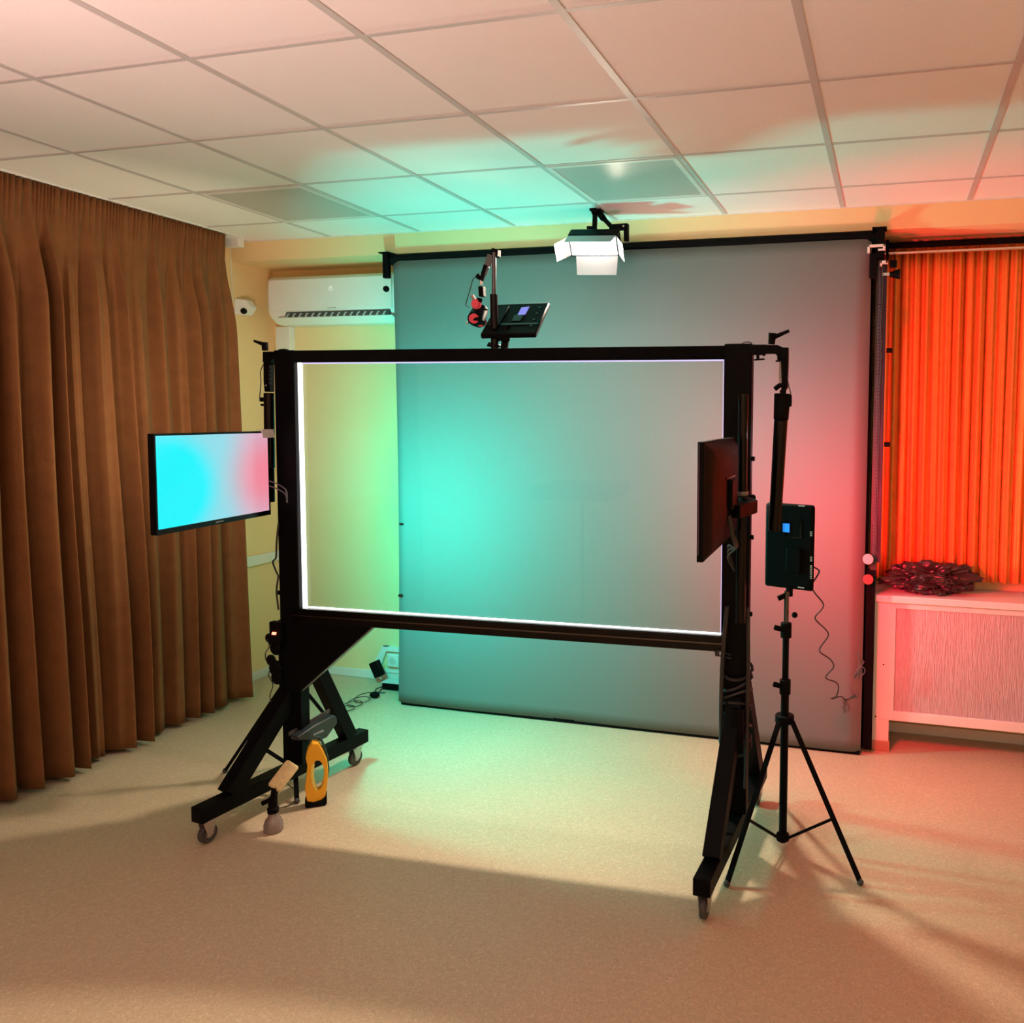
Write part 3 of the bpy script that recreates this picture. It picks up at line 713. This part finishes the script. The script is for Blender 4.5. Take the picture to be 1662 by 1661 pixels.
for k in range(5): b.ball(P(438.2, 596+k*6.5), .006, 8)
b.build('spring_lead', M['cable'], t)
MB().ball(P(432, 626), .004, 8).build('rivet', M['chrome'], t)
MB().cyl(P(436.5, 638), P(438, 760), .0215, seg=24).build('tube', M['gloss'], t, bevel=.003)
MB().cyl(P(438, 760), P(439, 815), .018, seg=24).build('tube_end', M['plastic'], t, bevel=.003)
add_tube_output(t, P(437.5, 716), V((-.88, .36, .30)), .26, 11, (1, .72, .52), .0215, 125)
MB().box(P(421, 652), P(430, 645)+V((0, .02, 0))).build('socket', M['plastic'], t, bevel=.002)
MB().cyl(P(424, 657.5), P(431, 657.5), .005).build('small_knob', M['black'], t)
MB().sweep(spline([P(427, 592), P(423, 604), P(423.5, 622), P(422, 640), P(421.5, 650)], 8), .002, 6).build('lead', M['cable'], t)

# ------------------------------------------------------------------ light stands with panel lamps
def stand(cx, cy, hub, R_, angs, top, label, rlow=.016, collars=True):
    t = thing('light_stand', (cx, cy, 0), label, 'light stand')
    MB().cyl((cx, cy, .03), (cx, cy, hub+.14), rlow, seg=20).build('centre_column', M['black'], t, smooth=True)
    MB().cyl((cx, cy, hub+.13), (cx, cy, top-.14), rlow*.8, seg=20).build('middle_tube', M['black'], t, smooth=True)
    MB().cyl((cx, cy, top-.15), (cx, cy, top), rlow*.62, seg=20).build('upper_tube', M['darkchrome'], t, smooth=True)
    MB().cyl((cx, cy, hub-.02), (cx, cy, hub+.012), .038, seg=24).build('leg_collar', M['plastic'], t, bevel=.004)
    MB().cyl((cx, cy, .036), (cx, cy, .062), .026, seg=24).build('lower_collar', M['plastic'], t, bevel=.003)
    for z in (hub+.13, top-.15):
        k = MB().cyl((cx, cy, z-.035), (cx, cy, z+.025), .022, seg=20).build('locking_collar', M['plastic'], t, bevel=.003)
        MB().bar((cx-.015, cy-.012, z), (cx-.045, cy-.02, z+.008), .012, .02).build('locking_knob', M['plastic'], k, bevel=.003)
    MB().ball((cx+.034, cy-.01, top-.09), .012, 10).build('thumb_screw', M['plastic'], t, smooth=True)
    for a in angs:
        a = math.radians(a); e = V((math.cos(a), math.sin(a), 0)); s_ = V((-e.y, e.x, 0))
        p0 = V((cx, cy, hub-.005))+e*.036; p1 = V((cx, cy, .012))+e*R_
        l = MB().bar(p0, p1, .020, .012, up=s_.cross((p1-p0).normalized())).build('leg', M['matte'], t, bevel=.002)
        MB().ball(p1, .013, 10).build('rubber_foot', M['caster'], l, smooth=True)
        m_ = p0.lerp(p1, .62)
        b = MB()
        for s in (-1, 1): b.bar(m_+s_*s*.007, V((cx, cy, .050))+e*.022+s_*s*.007, .003, .010)
        b.build('stay', M['black'], t)
    return t
# right stand: hub about 0.56 m up
sx, sy = -.381, 3.15
stand(sx, sy, at(1275, 1165, y=3.15).z, .36, (-30, 243, 98), at(1276, 960, y=3.15).z, 'black tripod light stand right of the glass board, holding the black panel lamp')
# thinner stand hidden behind left post
stand(-2.74, 3.19, .45, .33, (193, 313, 73), 1.03, 'slim black tripod light stand behind the left end of the board frame', rlow=.012)

def panel(c, n, w, h, label, face, lcol, power, th=.035, yaw_only=True, spread=PI, screen='bluescreen', lightsize=None):
    c, n = V(c), V(n).normalized(); u = fz.cross(n).normalized(); v = n.cross(u)
    t = thing('panel_light', c, label, 'panel light')
    MB().quadbox(c-n*.004, u*w/2, n*(th/2-.004), v*h/2).build('housing', M['plastic'], t, bevel=.012, segs=3)
    MB().quadbox(c+n*(th/2-.002), u*(w/2-.006), n*.005, v*(h/2-.006)).build('diffuser', face, t, bevel=.002)
    area('panel_glow', c+n*(th/2+.006), n, w*.9, h*.9, power, lcol, t, spread)
    return t, u, v
# right (red) panel
pc = V((-.374, 3.18, 1.222))
pn = V((.28, .96, .0)).normalized()
t, u, v = panel(pc, pn, .206, .338, 'black panel lamp with a blue display, on the right tripod stand', M['redface'], (1, .012, .045), 40, spread=math.radians(165))
bn = -pn
def backpt(px, py, off=.019):
    """point on the rear face of the right panel"""
    r = ray(px, py); o = V((0, 0, HC)); pl = pc+bn*off
    return o+r*((pl-o).dot(bn)/r.dot(bn))
q = backpt(1276, 857); MB().quadbox(q, u*.0135, bn*.0015, v*.017).build('display', M['bluescreen'], t)
ff = backpt(1286, 858); O = [ff+u*s*.036+v*k*.036 for s, k in ((-1, -1), (1, -1), (1, 1), (-1, 1))]; I = [ff+u*s*.034+v*k*.034 for s, k in ((-1, -1), (1, -1), (1, 1), (-1, 1))]
MB().ring(O, I, bn*.002).build('control_frame', M['darkchrome'], t)
MB().quadbox(backpt(1288, 910), u*.03, bn*.008, v*.05).build('battery_plate', M['plastic'], t, bevel=.004)
for py, nn in ((868, 3), (909, 3), (930, 8)):
    b = MB()
    for k in range(nn): b.quadbox(backpt(1316.5, py-nn*1.4+k*2.9), u*.004, bn*.0006, v*.0018)
    b.build('port_marking', M['print'], t)
for q in ((1301, 821.5), (1300, 954)): MB().quadbox(backpt(*q), u*.013, bn*.001, v*.0022).build('rim_grip', M['print'], t)
MB().cyl(pc+V((0, 0, -.165)), pc+V((0, 0, -.20)), .014).build('spigot', M['plastic'], t, smooth=True)
MB().bar(V((pc.x-.012, 3.15, 1.03)), V((pc.x-.040, 3.14, 1.017)), .012, .02).build('tilt_knob', M['plastic'], t, bevel=.003)
# left (cyan) panel, edge-on behind the post
lc = V((-2.735, 3.19, 1.21)); ln = V((.69, .72, .0)).normalized()
lc = lc
t, u, v = panel(lc, ln, .20, .335, 'panel lamp shining cyan, edge-on behind the left post', M['cyanface'], (0, 1, .80), 62, spread=PI)
MB().cyl(lc+V((0, 0, -.160)), lc+V((0, 0, -.195)), .012).build('spigot', M['plastic'], t, smooth=True)
MB().quadbox(lc-ln*.022, u*.03, ln*.006, v*.05).build('battery_plate', M['plastic'], t, bevel=.004)

# cable from right panel down to the floor by the backdrop
pts = [(1318, 919, 3.15), (1329, 926, 3.16), (1328, 932, 3.16), (1318, 950, 3.17), (1322, 962, 3.2), (1336, 980, 3.25), (1333, 990, 3.3), (1323, 1004, 3.35), (1340, 1022, 3.5), (1344, 1033, 3.55), (1330, 1056, 3.65), (1347, 1070, 3.75), (1353, 1083, 3.8), (1340, 1100, 3.85), (1357, 1108, 3.9), (1361, 1118, 3.95), (1356, 1133, 3.97), (1349, 1134, 3.97), (1365, 1131, 4.05), (1373, 1136, 4.14), (1388, 1129, 4.142)]
b = MB().sweep(spline([at(x, y_, y=yy) for x, y_, yy in pts], 6), .0032, 6)
tag(b.build('power_lead', M['cable']), 'zigzag black lead running from the right panel lamp towards the backdrop corner', 'cable')
b = MB()
for a_, b_ in (((1366, 1136), (1370, 1158)), ((1371, 1138), (1366, 1150)), ((1373, 1140), (1376, 1156)), ((1369, 1135), (1378, 1150))): b.sweep(spline([at(*a_, y=4.142), at((a_[0]+b_[0])/2+2, (a_[1]+b_[1])/2, y=4.142), at(*b_, y=4.142)], 5), .002, 6)
tag(b.build('cable_tie', mat('clear_tie', (.10, .10, .09), .4)), 'loose pale wire ends where the zigzag lead ends', 'wires')

# ------------------------------------------------------------------ gear on the top beam
yt = 3.04; P = lambda px, py, y=yt: at(px, py, y=y)
t = thing('boom_pole', P(803, 566), 'upright black pole with folded arm clamped on the top beam', 'pole')
MB().cyl(P(803, 566), P(801.5, 478), .0155, seg=20).build('lower_sleeve', M['gloss'], t, smooth=True)
MB().cyl(P(801.5, 480), P(802, 410), .0085, seg=20).build('upper_tube', M['darkchrome'], t, smooth=True)
MB().prism([P(794, 416), P(798, 402), P(808, 405), P(807, 416), P(800, 418)], (0, .03, 0)).build('top_clamp', M['black'], t, bevel=.002)
MB().bar(P(797, 414), P(791, 432), .030, .010, up=(0, 1, 0)).bar(P(791, 432), P(786, 446), .018, .010, up=(0, 1, 0)).build('arm_segment', mat('grey_arm', (.10, .11, .11), .4), t, bevel=.002)
MB().bar(P(789, 430), P(781, 456), .018, .012, up=(0, 1, 0)).build('arm_segment', M['black'], t, bevel=.002)
MB().ball(P(776.5, 449), .012, 10).build('arm_knob', M['black'], t)
MB().cyl(P(781, 455), P(781, 463), .006).build('swivel', M['chrome'], t, smooth=True)
MB().quadbox(P(780.5, 473)+V((0, .01, 0)), (.011, 0, 0), (0, .012, 0), (-.001, 0, .021)).build('coupling', M['plastic'], t, bevel=.002)
MB().bar(P(793, 561), P(812, 562), .03, .010).build('base_clamp', M['black'], t, bevel=.002)
MB().cyl(P(793, 558), P(797, 558), .006).build('clamp_screw', M['black'], t)
# small spotlight hanging from it
t = thing('spotlight', P(775, 510), 'small spotlight with red fittings hanging from the folded arm', 'spotlight')
MB().cyl(P(779, 484), P(777, 492), .012).build('stem', M['black'], t, smooth=True)
MB().cyl(P(770, 500)+V((0, .05, 0)), P(776, 525), .033, .026, seg=24).build('barrel', M['black'], t, bevel=.003)
MB().cyl(P(760, 505)+V((0, .08, 0)), P(766, 517)+V((0, .03, 0)), .03, .034, seg=24).build('heat_sink', M['plastic'], t, bevel=.003)
a = P(777.5, 494); MB().lathe(a+V((-.01, -.004, 0)), V((.35, -1, -.1)), [(.016, -.01), (.020, 0), (.020, .008), (.012, .012), (.012, .016)], 20).build('tilt_wheel', M['red'], t, smooth=True)
a = P(780.5, 527); MB().lathe(a+V((-.01, .02, .008)), V((.25, -1, -.35)), [(.017, -.03), (.017, 0), (.013, .006), (.013, .012), (.006, .013)], 20).build('focus_ring', M['red'], t, smooth=True)
MB().lathe(P(770, 516), V((.4, -1, -.3)), [(.018, 0), (.020, .02)], 20).build('accent_ring', M['red'], t, smooth=True)
MB().cyl(P(766, 480), P(771, 488), .007).build('thumb_screw', mat('rosy_metal', (.5, .3, .28), .3, metal=.6), t, smooth=True)
MB().cyl(P(785, 502), P(791, 503), .004).build('lock_pin', M['black'], t)
MB().ball(P(758.5, 524), .007, 8).build('screw_head', M['chrome'], t, smooth=True)
MB().sweep(spline([P(776, 449), P(768, 453), P(763, 470), P(757, 490), P(756, 495), P(762, 500)], 8), .002, 6).build('lead', M['cable'], t)
# panel lamp on ball head, seen from behind
c0 = at(836, 516, y=3.10)
t = thing('panel_light', c0, 'tilted black panel lamp with a violet display, mounted above the glass board', 'panel light')
TL, TR, BR, BL = at(806, 494, y=3.20), at(892, 491, y=3.24), at(869, 541, y=3.02), at(779, 543, y=3.00)
nn = (TR-TL).cross(BL-TL).normalized()
if nn.y < 0: nn = -nn
MB().prism([TL, TR, BR, BL], nn*.022).build('housing', M['plastic'], t, bevel=.005)
ins = lambda p, k: p.lerp((TL+TR+BR+BL)/4, k)
MB().prism([ins(p, .14)+nn*.0222 for p in (TL, TR, BR, BL)], nn*.003).build('diffuser', mat('dim_white_diffuser', (.8, .8, .8), .4, emis=(1, .95, .9), estr=.3), t)
def tp(a, b): return TL.lerp(TR, a).lerp(BL.lerp(BR, a), b)
MB().prism([tp(.52, .16)-nn*.001, tp(.66, .14)-nn*.001, tp(.655, .40)-nn*.001, tp(.515, .42)-nn*.001], -nn*.002).build('display', M['violetscreen'], t)
MB().prism([tp(.46, .42), tp(.64, .42), tp(.62, .62), tp(.46, .62)], -nn*.004).build('control_pad', M['gloss'], t)
MB().prism([tp(.20, .12), tp(.28, .12), tp(.28, .9), tp(.20, .9)], -nn*.008).build('rib', M['black'], t)
MB().prism([tp(.03, .68), tp(.97, .68), tp(.97, .74), tp(.03, .74)], -nn*.003).build('rib', M['gloss'], t)
b = MB()
for k in range(4): b.cyl(tp(.86-.0*k, .18+.2*k), tp(.86, .18+.2*k)-nn*.003, .007, seg=12)
b.build('vent_hole', M['gloss'], t)
MB().cyl(tp(.42, .78)-nn*.004, P(818, 556), .016, .012).build('tilt_bracket', M['black'], t, smooth=True)
MB().ball(P(820, 550), .02, 14).build('ball_head', M['black'], t, smooth=True)
MB().bar(P(806, 552), P(818, 549), .014, .014).build('cross_bar', M['black'], t, bevel=.002)
MB().cyl(P(819, 567), P(819, 556), .017, .013).build('base_clamp', M['plastic'], t, bevel=.002)
MB().sweep(spline([P(822, 548), P(825, 555), P(824, 563), P(820, 567)], 6), .002, 6).build('lead', M['cable'], t)
area('panel_glow', (TL+TR+BR+BL)/4+nn*.04, nn, .2, .12, 8.0, (1, .93, .88), t)
# small hump of cable on the top beam at the right
b = MB().sweep(spline([P(1203, 560.5, 3.06), P(1207, 556.5, 3.06), P(1213, 555, 3.06), P(1219, 556.5, 3.06), P(1223, 560, 3.06), P(1245, 560, 3.05)], 6), .0022, 6)
tag(b.build('beam_cable', M['cable']), 'thin cable arching over the top right corner of the board frame', 'cable')

# ------------------------------------------------------------------ studio lamp under the ceiling
lp = V((-1.475, 3.90, 2.592))
nl = V((.06, -.80, -.60)).normalized(); ul = V((1, .12, 0)).normalized(); ul = (ul-nl*ul.dot(nl)).normalized(); vl = ul.cross(nl); vl = -vl if vl.z < 0 else vl
t = thing('studio_lamp', (-1.49, 3.965, ZC), 'bright white studio lamp with open flaps hanging from the ceiling', 'studio lamp')
MB().quadbox(lp-nl*.035, ul*.128, nl*.035, vl*.058).build('lamp_head', M['black'], t, bevel=.004)
MB().quadbox(lp+nl*.002, ul*.118, nl*.003, vl*.048).build('lamp_face', M['lamp_face'], t)
def door(e0, e1, outd, ln_, flare, m=M['silverdoor']):
    a, b_ = lp+e0, lp+e1; mid = (a+b_)/2; d = (b_-a).normalized()
    o_ = (outd*math.sin(flare)+nl*math.cos(flare)).normalized()
    nrm = d.cross(o_).normalized()
    hw = (b_-a).length/2
    return MB().prism([a+nl*.003, b_+nl*.003, b_+nl*.003+o_*ln_-d*hw*.06, a+nl*.003+o_*ln_+d*hw*.06], nrm*.0015).build('barn_door', m, t)
door(-ul*.125+vl*.055, ul*.125+vl*.055, vl, .095, .12, mat('door_grey', (.45, .45, .46), .5))
door(-ul*.10-vl*.055, ul*.12-vl*.055, -vl, .095, .93)
door(-ul*.126-vl*.05, -ul*.126+vl*.05, -ul, .095, .6)
door(ul*.126-vl*.05, ul*.126+vl*.05, ul, .095, .5)
Y = 3.965
P = lambda px, py: at(px, py, y=Y)
MB().cyl(V((P(962, 340).x, Y, ZC-.005)), V((P(977, 340).x, Y, ZC-.012)), .022).build('ceiling_clamp', M['black'], t, bevel=.003)
MB().box((P(966, 340).x-.02, Y-.03, ZC-.012), (P(966, 340).x+.04, Y+.03, ZC)).build('ceiling_plate', M['black'], t)
MB().bar(P(966, 343), P(965, 374), .022, .022, up=(0, 1, 0)).build('drop_rod', M['black'], t, bevel=.003)
MB().bar(P(971, 343), P(980, 356), .03, .03, up=(0, 1, 0)).bar(P(979, 354), P(995, 371), .022, .024, up=(0, 1, 0)).build('bracket_arm', M['black'], t, bevel=.003)
MB().bar(P(990, 370), P(1020, 368), .03, .032, up=(0, 1, 0)).build('yoke', M['black'], t, bevel=.003)
MB().bar(P(1016.5, 364), P(1017, 392), .022, .028, up=(0, 1, 0)).build('yoke', M['black'], t, bevel=.003)
MB().ball(P(1014.7, 369.5)+V((0, -.03, 0)), .006, 8).build('bolt', M['chrome'], t)
MB().cyl(P(953, 369.5), P(962, 369.5), .008).build('tilt_knob', M['plastic'], t, smooth=True)
area('studio_lamp_beam', lp+nl*.012, nl, .22, .09, 50, (1, .82, .62), t, math.radians(130))

# ------------------------------------------------------------------ window vacuum and spray bottle
bA, bB = at(477, 1196, z=.315), at(541, 1168, z=.315)
e = (bB-bA); e.z = 0; e.normalize(); g = V((e.y, -e.x, 0)); g = g if g.x > 0 else -g     # e along blade, g towards handle front
vc = at(514, 1306, z=0.0); vc.z = 0
t = thing('window_vacuum', vc, 'yellow and black handheld window vacuum standing on the floor by the left foot', 'window vacuum')
g2 = V((.79, .61, 0)).normalized(); e2 = V((-g2.y, g2.x, 0))
def pv(a, z, w=0): return vc+g2*a+fz*z+e2*w
ov = [(-.038, .028), (.0, .015), (.034, .028), (.044, .08), (.050, .14), (.046, .20), (.030, .245), (.012, .285), (-.012, .29), (-.030, .265), (-.040, .225), (-.034, .19), (-.038, .15), (-.046, .09)]
iv = [(-.002, .078), (.008, .070), (.018, .078), (.027, .10), (.032, .14), (.031, .17), (.025, .19), (.016, .203), (.006, .206), (-.003, .202), (-.009, .188), (-.012, .165), (-.011, .13), (-.007, .095)]
MB().ring([pv(a, z, -.022) for a, z in ov], [pv(a, z, -.022) for a, z in iv], e2*.044).build('body', M['yellow'], t, bevel=.010, segs=3)
MB().prism([pv(a, z, -.024) for a, z in ((-.002, .072), (.006, .076), (-.003, .10), (-.007, .13), (-.008, .165), (-.004, .192), (-.010, .198), (-.018, .18), (-.020, .14), (-.015, .10))], e2*.010).build('handle_insert', M['paleyellow'], t)
MB().prism([pv(a, z, -.030) for a, z in ((-.046, .006), (-.036, .0), (.034, .0), (.042, .008), (.042, .045), (.020, .028), (-.02, .020), (-.046, .035))], e2*.060).build('battery_foot', M['plastic'], t, bevel=.004)
MB().prism([pv(a, z, .0) for a, z in ((.046, .10), (.054, .14), (.051, .20), (.036, .26), (.02, .30), (.0, .31), (.02, .285), (.036, .235), (.046, .19), (.048, .14))], e2*.032).build('back_cover', M['tealblade'], t, bevel=.003)
hc = (bA+bB)/2; L2 = (bB-bA).length/2
def ph(a, z, w): return V((hc.x, hc.y, 0))+g*a+fz*z+e*w
MB().prism([ph(-.02, z, w) for w, z in ((-L2, .300), (-L2, .318), (-L2*.2, .335), (L2*.85, .345), (L2, .33), (L2, .30), (L2*.45, .255), (-L2*.15, .255), (-L2*.5, .285))], g*.045).build('suction_head', M['tealblade'], t, bevel=.006)
MB().prism([ph(-.03, z, w) for w, z in ((-L2*1.02, .315), (-L2*1.02, .330), (L2*1.02, .360), (L2*1.02, .342))], g*.006).build('rubber_blade', M['caster'], t)
text('maker_name', 'KARCHER', .013, ph(.0265, .296, .0), e if e.cross(fz).dot(g) > 0 else -e, fz, M['print'], t)
# spray bottle
sb = at(444, 1349, z=0)
t = thing('spray_bottle', sb, 'grey spray bottle with a yellow cloth wiping pad, standing in front of the left foot', 'spray bottle')
MB().lathe(sb, fz, [(.034, 0), (.038, .006), (.038, .03), (.030, .052), (.020, .064), (.018, .082), (.018, .086)], 28).build('bottle', M['greyplastic'], t, smooth=True)
MB().lathe(sb+fz*.08, fz, [(.022, 0), (.023, .018), (.018, .022), (.018, .062)], 20).build('spray_head', M['plastic'], t, smooth=True)
MB().bar(sb+V((-.005, 0, .135)), sb+V((-.045, -.01, .115)), .014, .018).build('trigger', M['plastic'], t, bevel=.003)
pa, pb = at(447, 1277, d=3.36), at(473, 1243, d=3.40)
d_ = (pb-pa).normalized(); side = d_.cross(-cam_f).normalized()
MB().quadbox((pa+pb)/2, (pb-pa)*.62, side*.031, ray(458, 1260).normalized()*.012).build('wiping_pad', M['pad'], t, bevel=.010, segs=3)
MB().bar(sb+fz*.12, pa, .02, .02).build('pad_neck', M['plastic'], t)
b = MB().sweep(spline([at(466, 1272, z=.06), at(474, 1279, z=.03), at(483, 1284, z=.02), at(478, 1300, z=.008), at(468, 1308, z=.006), at(450, 1313, z=.006)], 8), .0022, 6)
tag(b.build('floor_wire', M['cable']), 'thin wire curling on the floor between the bottle and the window vacuum', 'wire')

# ------------------------------------------------------------------ adapter, coiled cord, socket by the wall
a0, a1 = at(607, 1074, y=4.44), at(617, 1098, y=4.44)
a1.z = max(a1.z, .03)
t = thing('power_adapter', a1, 'black rectangular power adapter propped by the back wall baseboard', 'power adapter')
MB().bar(a0, a1, .066, .035, up=(0, 1, 0)).build('brick', M['plastic'], t, bevel=.005)
MB().cyl(a1, a1+(a1-a0).normalized()*.022, .010, .006).build('strain_relief', mat('pale_tip', (.5, .4, .32), .5), t, smooth=True)
c0 = at(608, 1128, z=.02)
pts = [a1+V((.02, -.01, -.02)), at(621, 1110, z=.03), at(618, 1120, z=.006), c0]
t = thing('coiled_cord', c0, 'coiled black cord with a round plug trailing over the floor to the board frame', 'cord')
MB().sweep(spline(pts, 8), .003, 6).build('lead', M['cable'], t)
MB().ball(c0, .026, 14, (1.2, 1, .72)).build('plug', M['plastic'], t, smooth=True)
g0, g1 = at(602, 1130, z=.012), at(541, 1165, z=.012); pts = [c0]
nlp = 5; dd = g1-g0
for k in range(nlp*14+1):
    s = k/(nlp*14); th = 2*PI*s*nlp
    p_ = g0+dd*s+V((.055*math.cos(th)-.02, .055*math.sin(th), .0))*(1-.2*s); p_.z = .008+.006*(1+math.sin(th*1.0)); pts.append(p_)
MB().sweep(spline(pts[::1], 2), .0028, 6).build('coil', M['cable'], t)
a = at(640, 1078, y=YB-.01)
t = thing('wall_socket', a, 'white wall socket low on the wall beside the backdrop', 'socket')
MB().box((a.x-.042, YB-.03, .095), (a.x+.042, YB, .18)).build('plate', M['white'], t, bevel=.006)
MB().cyl((a.x, YB-.034, .137), (a.x, YB-.02, .137), .022, seg=24).build('outlet', mat('outlet_grey', (.6, .6, .58), .5), t)  # outlet disc a little greyer than its plate
a = at(634, 1107, y=4.40)
t = thing('extension_block', a, 'small dark extension block on the floor at the left backdrop corner', 'extension block')
MB().box((a.x-.035, 4.36, 0.0), (a.x+.20, 4.42, .045)).build('housing', M['plastic'], t, bevel=.004)
MB().box((a.x-.035, 4.355, .045), (a.x+.20, 4.42, .052)).build('top_face', M['print'], t)
MB().sweep(spline([(a.x-.03, 4.37, .02), (a.x-.06, 4.33, .008), (a.x-.02, 4.29, .006), (a.x+.03, 4.30, .006)], 6), .0035, 6).build('lead', M['cable'], t)
b = MB()
for q in ((652, 851), (650, 967)):
    p_ = at(*q, y=4.145); b.box((p_.x-.012, 4.14, p_.z-.006), (p_.x+.012, 4.16, p_.z+.006))
tag(b.build('edge_clips', M['black']), 'small black clips on the left edge of the grey backdrop', 'clips')

# ------------------------------------------------------------------ added fill lamps outside the view, and world
def bounce(x, y, z, direction, power, col, label):  # unseen uplights, added to brighten the ceiling
    t = thing('added_fill_lamp', (x, y, 0), label, 'studio lamp')
    MB().cyl((x, y, .03), (x, y, z-.12), .015).build('pole', M['black'], t, smooth=True)
    MB().cyl((x, y, 0), (x, y, .03), .18).build('base', M['black'], t, smooth=True)
    MB().quadbox((x, y, z-.07), (.3, 0, 0), (0, .3, 0), (0, 0, .05)).build('lamp_head', M['black'], t, bevel=.01)
    area('added_fill_glow', (x, y, z), direction, .55, .55, power, col, t)
bounce(.9, -1.2, 1.35, (0, -.22, 1), 66, (1, .86, .86), 'added fill lamp on a stand, unseen behind the camera, turned up at the ceiling')
bounce(-2.0, .4, 1.25, (-.05, -.2, 1), 84, (1, .62, .60), 'added unseen fill lamp on a stand near the brown curtain, turned up at the ceiling corner')
w = bpy.data.worlds.new('world'); sc.world = w; w.use_nodes = True
w.node_tree.nodes['Background'].inputs[0].default_value = (.9, .85, .8, 1); w.node_tree.nodes['Background'].inputs[1].default_value = .05

# ------------------------------------------------------------------ camera
cd = bpy.data.cameras.new('camera'); cam = bpy.data.objects.new('camera', cd); C.objects.link(cam)
mt = Matrix((cam_r, cam_u, -cam_f)).transposed().to_4x4(); mt.translation = V((0, 0, HC)); cam.matrix_world = mt
cd.sensor_fit = 'HORIZONTAL'; cd.sensor_width = 36; cd.lens = F/1662*36
cd.shift_x = (831-CX)/1662; cd.shift_y = (CY-830.5)/1662
cd.clip_start = .05; cd.clip_end = 60
sc.camera = cam
sc.view_settings.view_transform = 'Standard'; sc.view_settings.look = 'None'; sc.view_settings.gamma = 1; sc.view_settings.use_curve_mapping = False
sc.view_settings.exposure = 0.0
sc.cycles.use_denoising = True
sc.cycles.max_bounces = 10; sc.cycles.diffuse_bounces = 5; sc.cycles.transparent_max_bounces = 12
sc.cycles.sample_clamp_indirect = 6; sc.cycles.caustics_reflective = False; sc.cycles.caustics_refractive = False
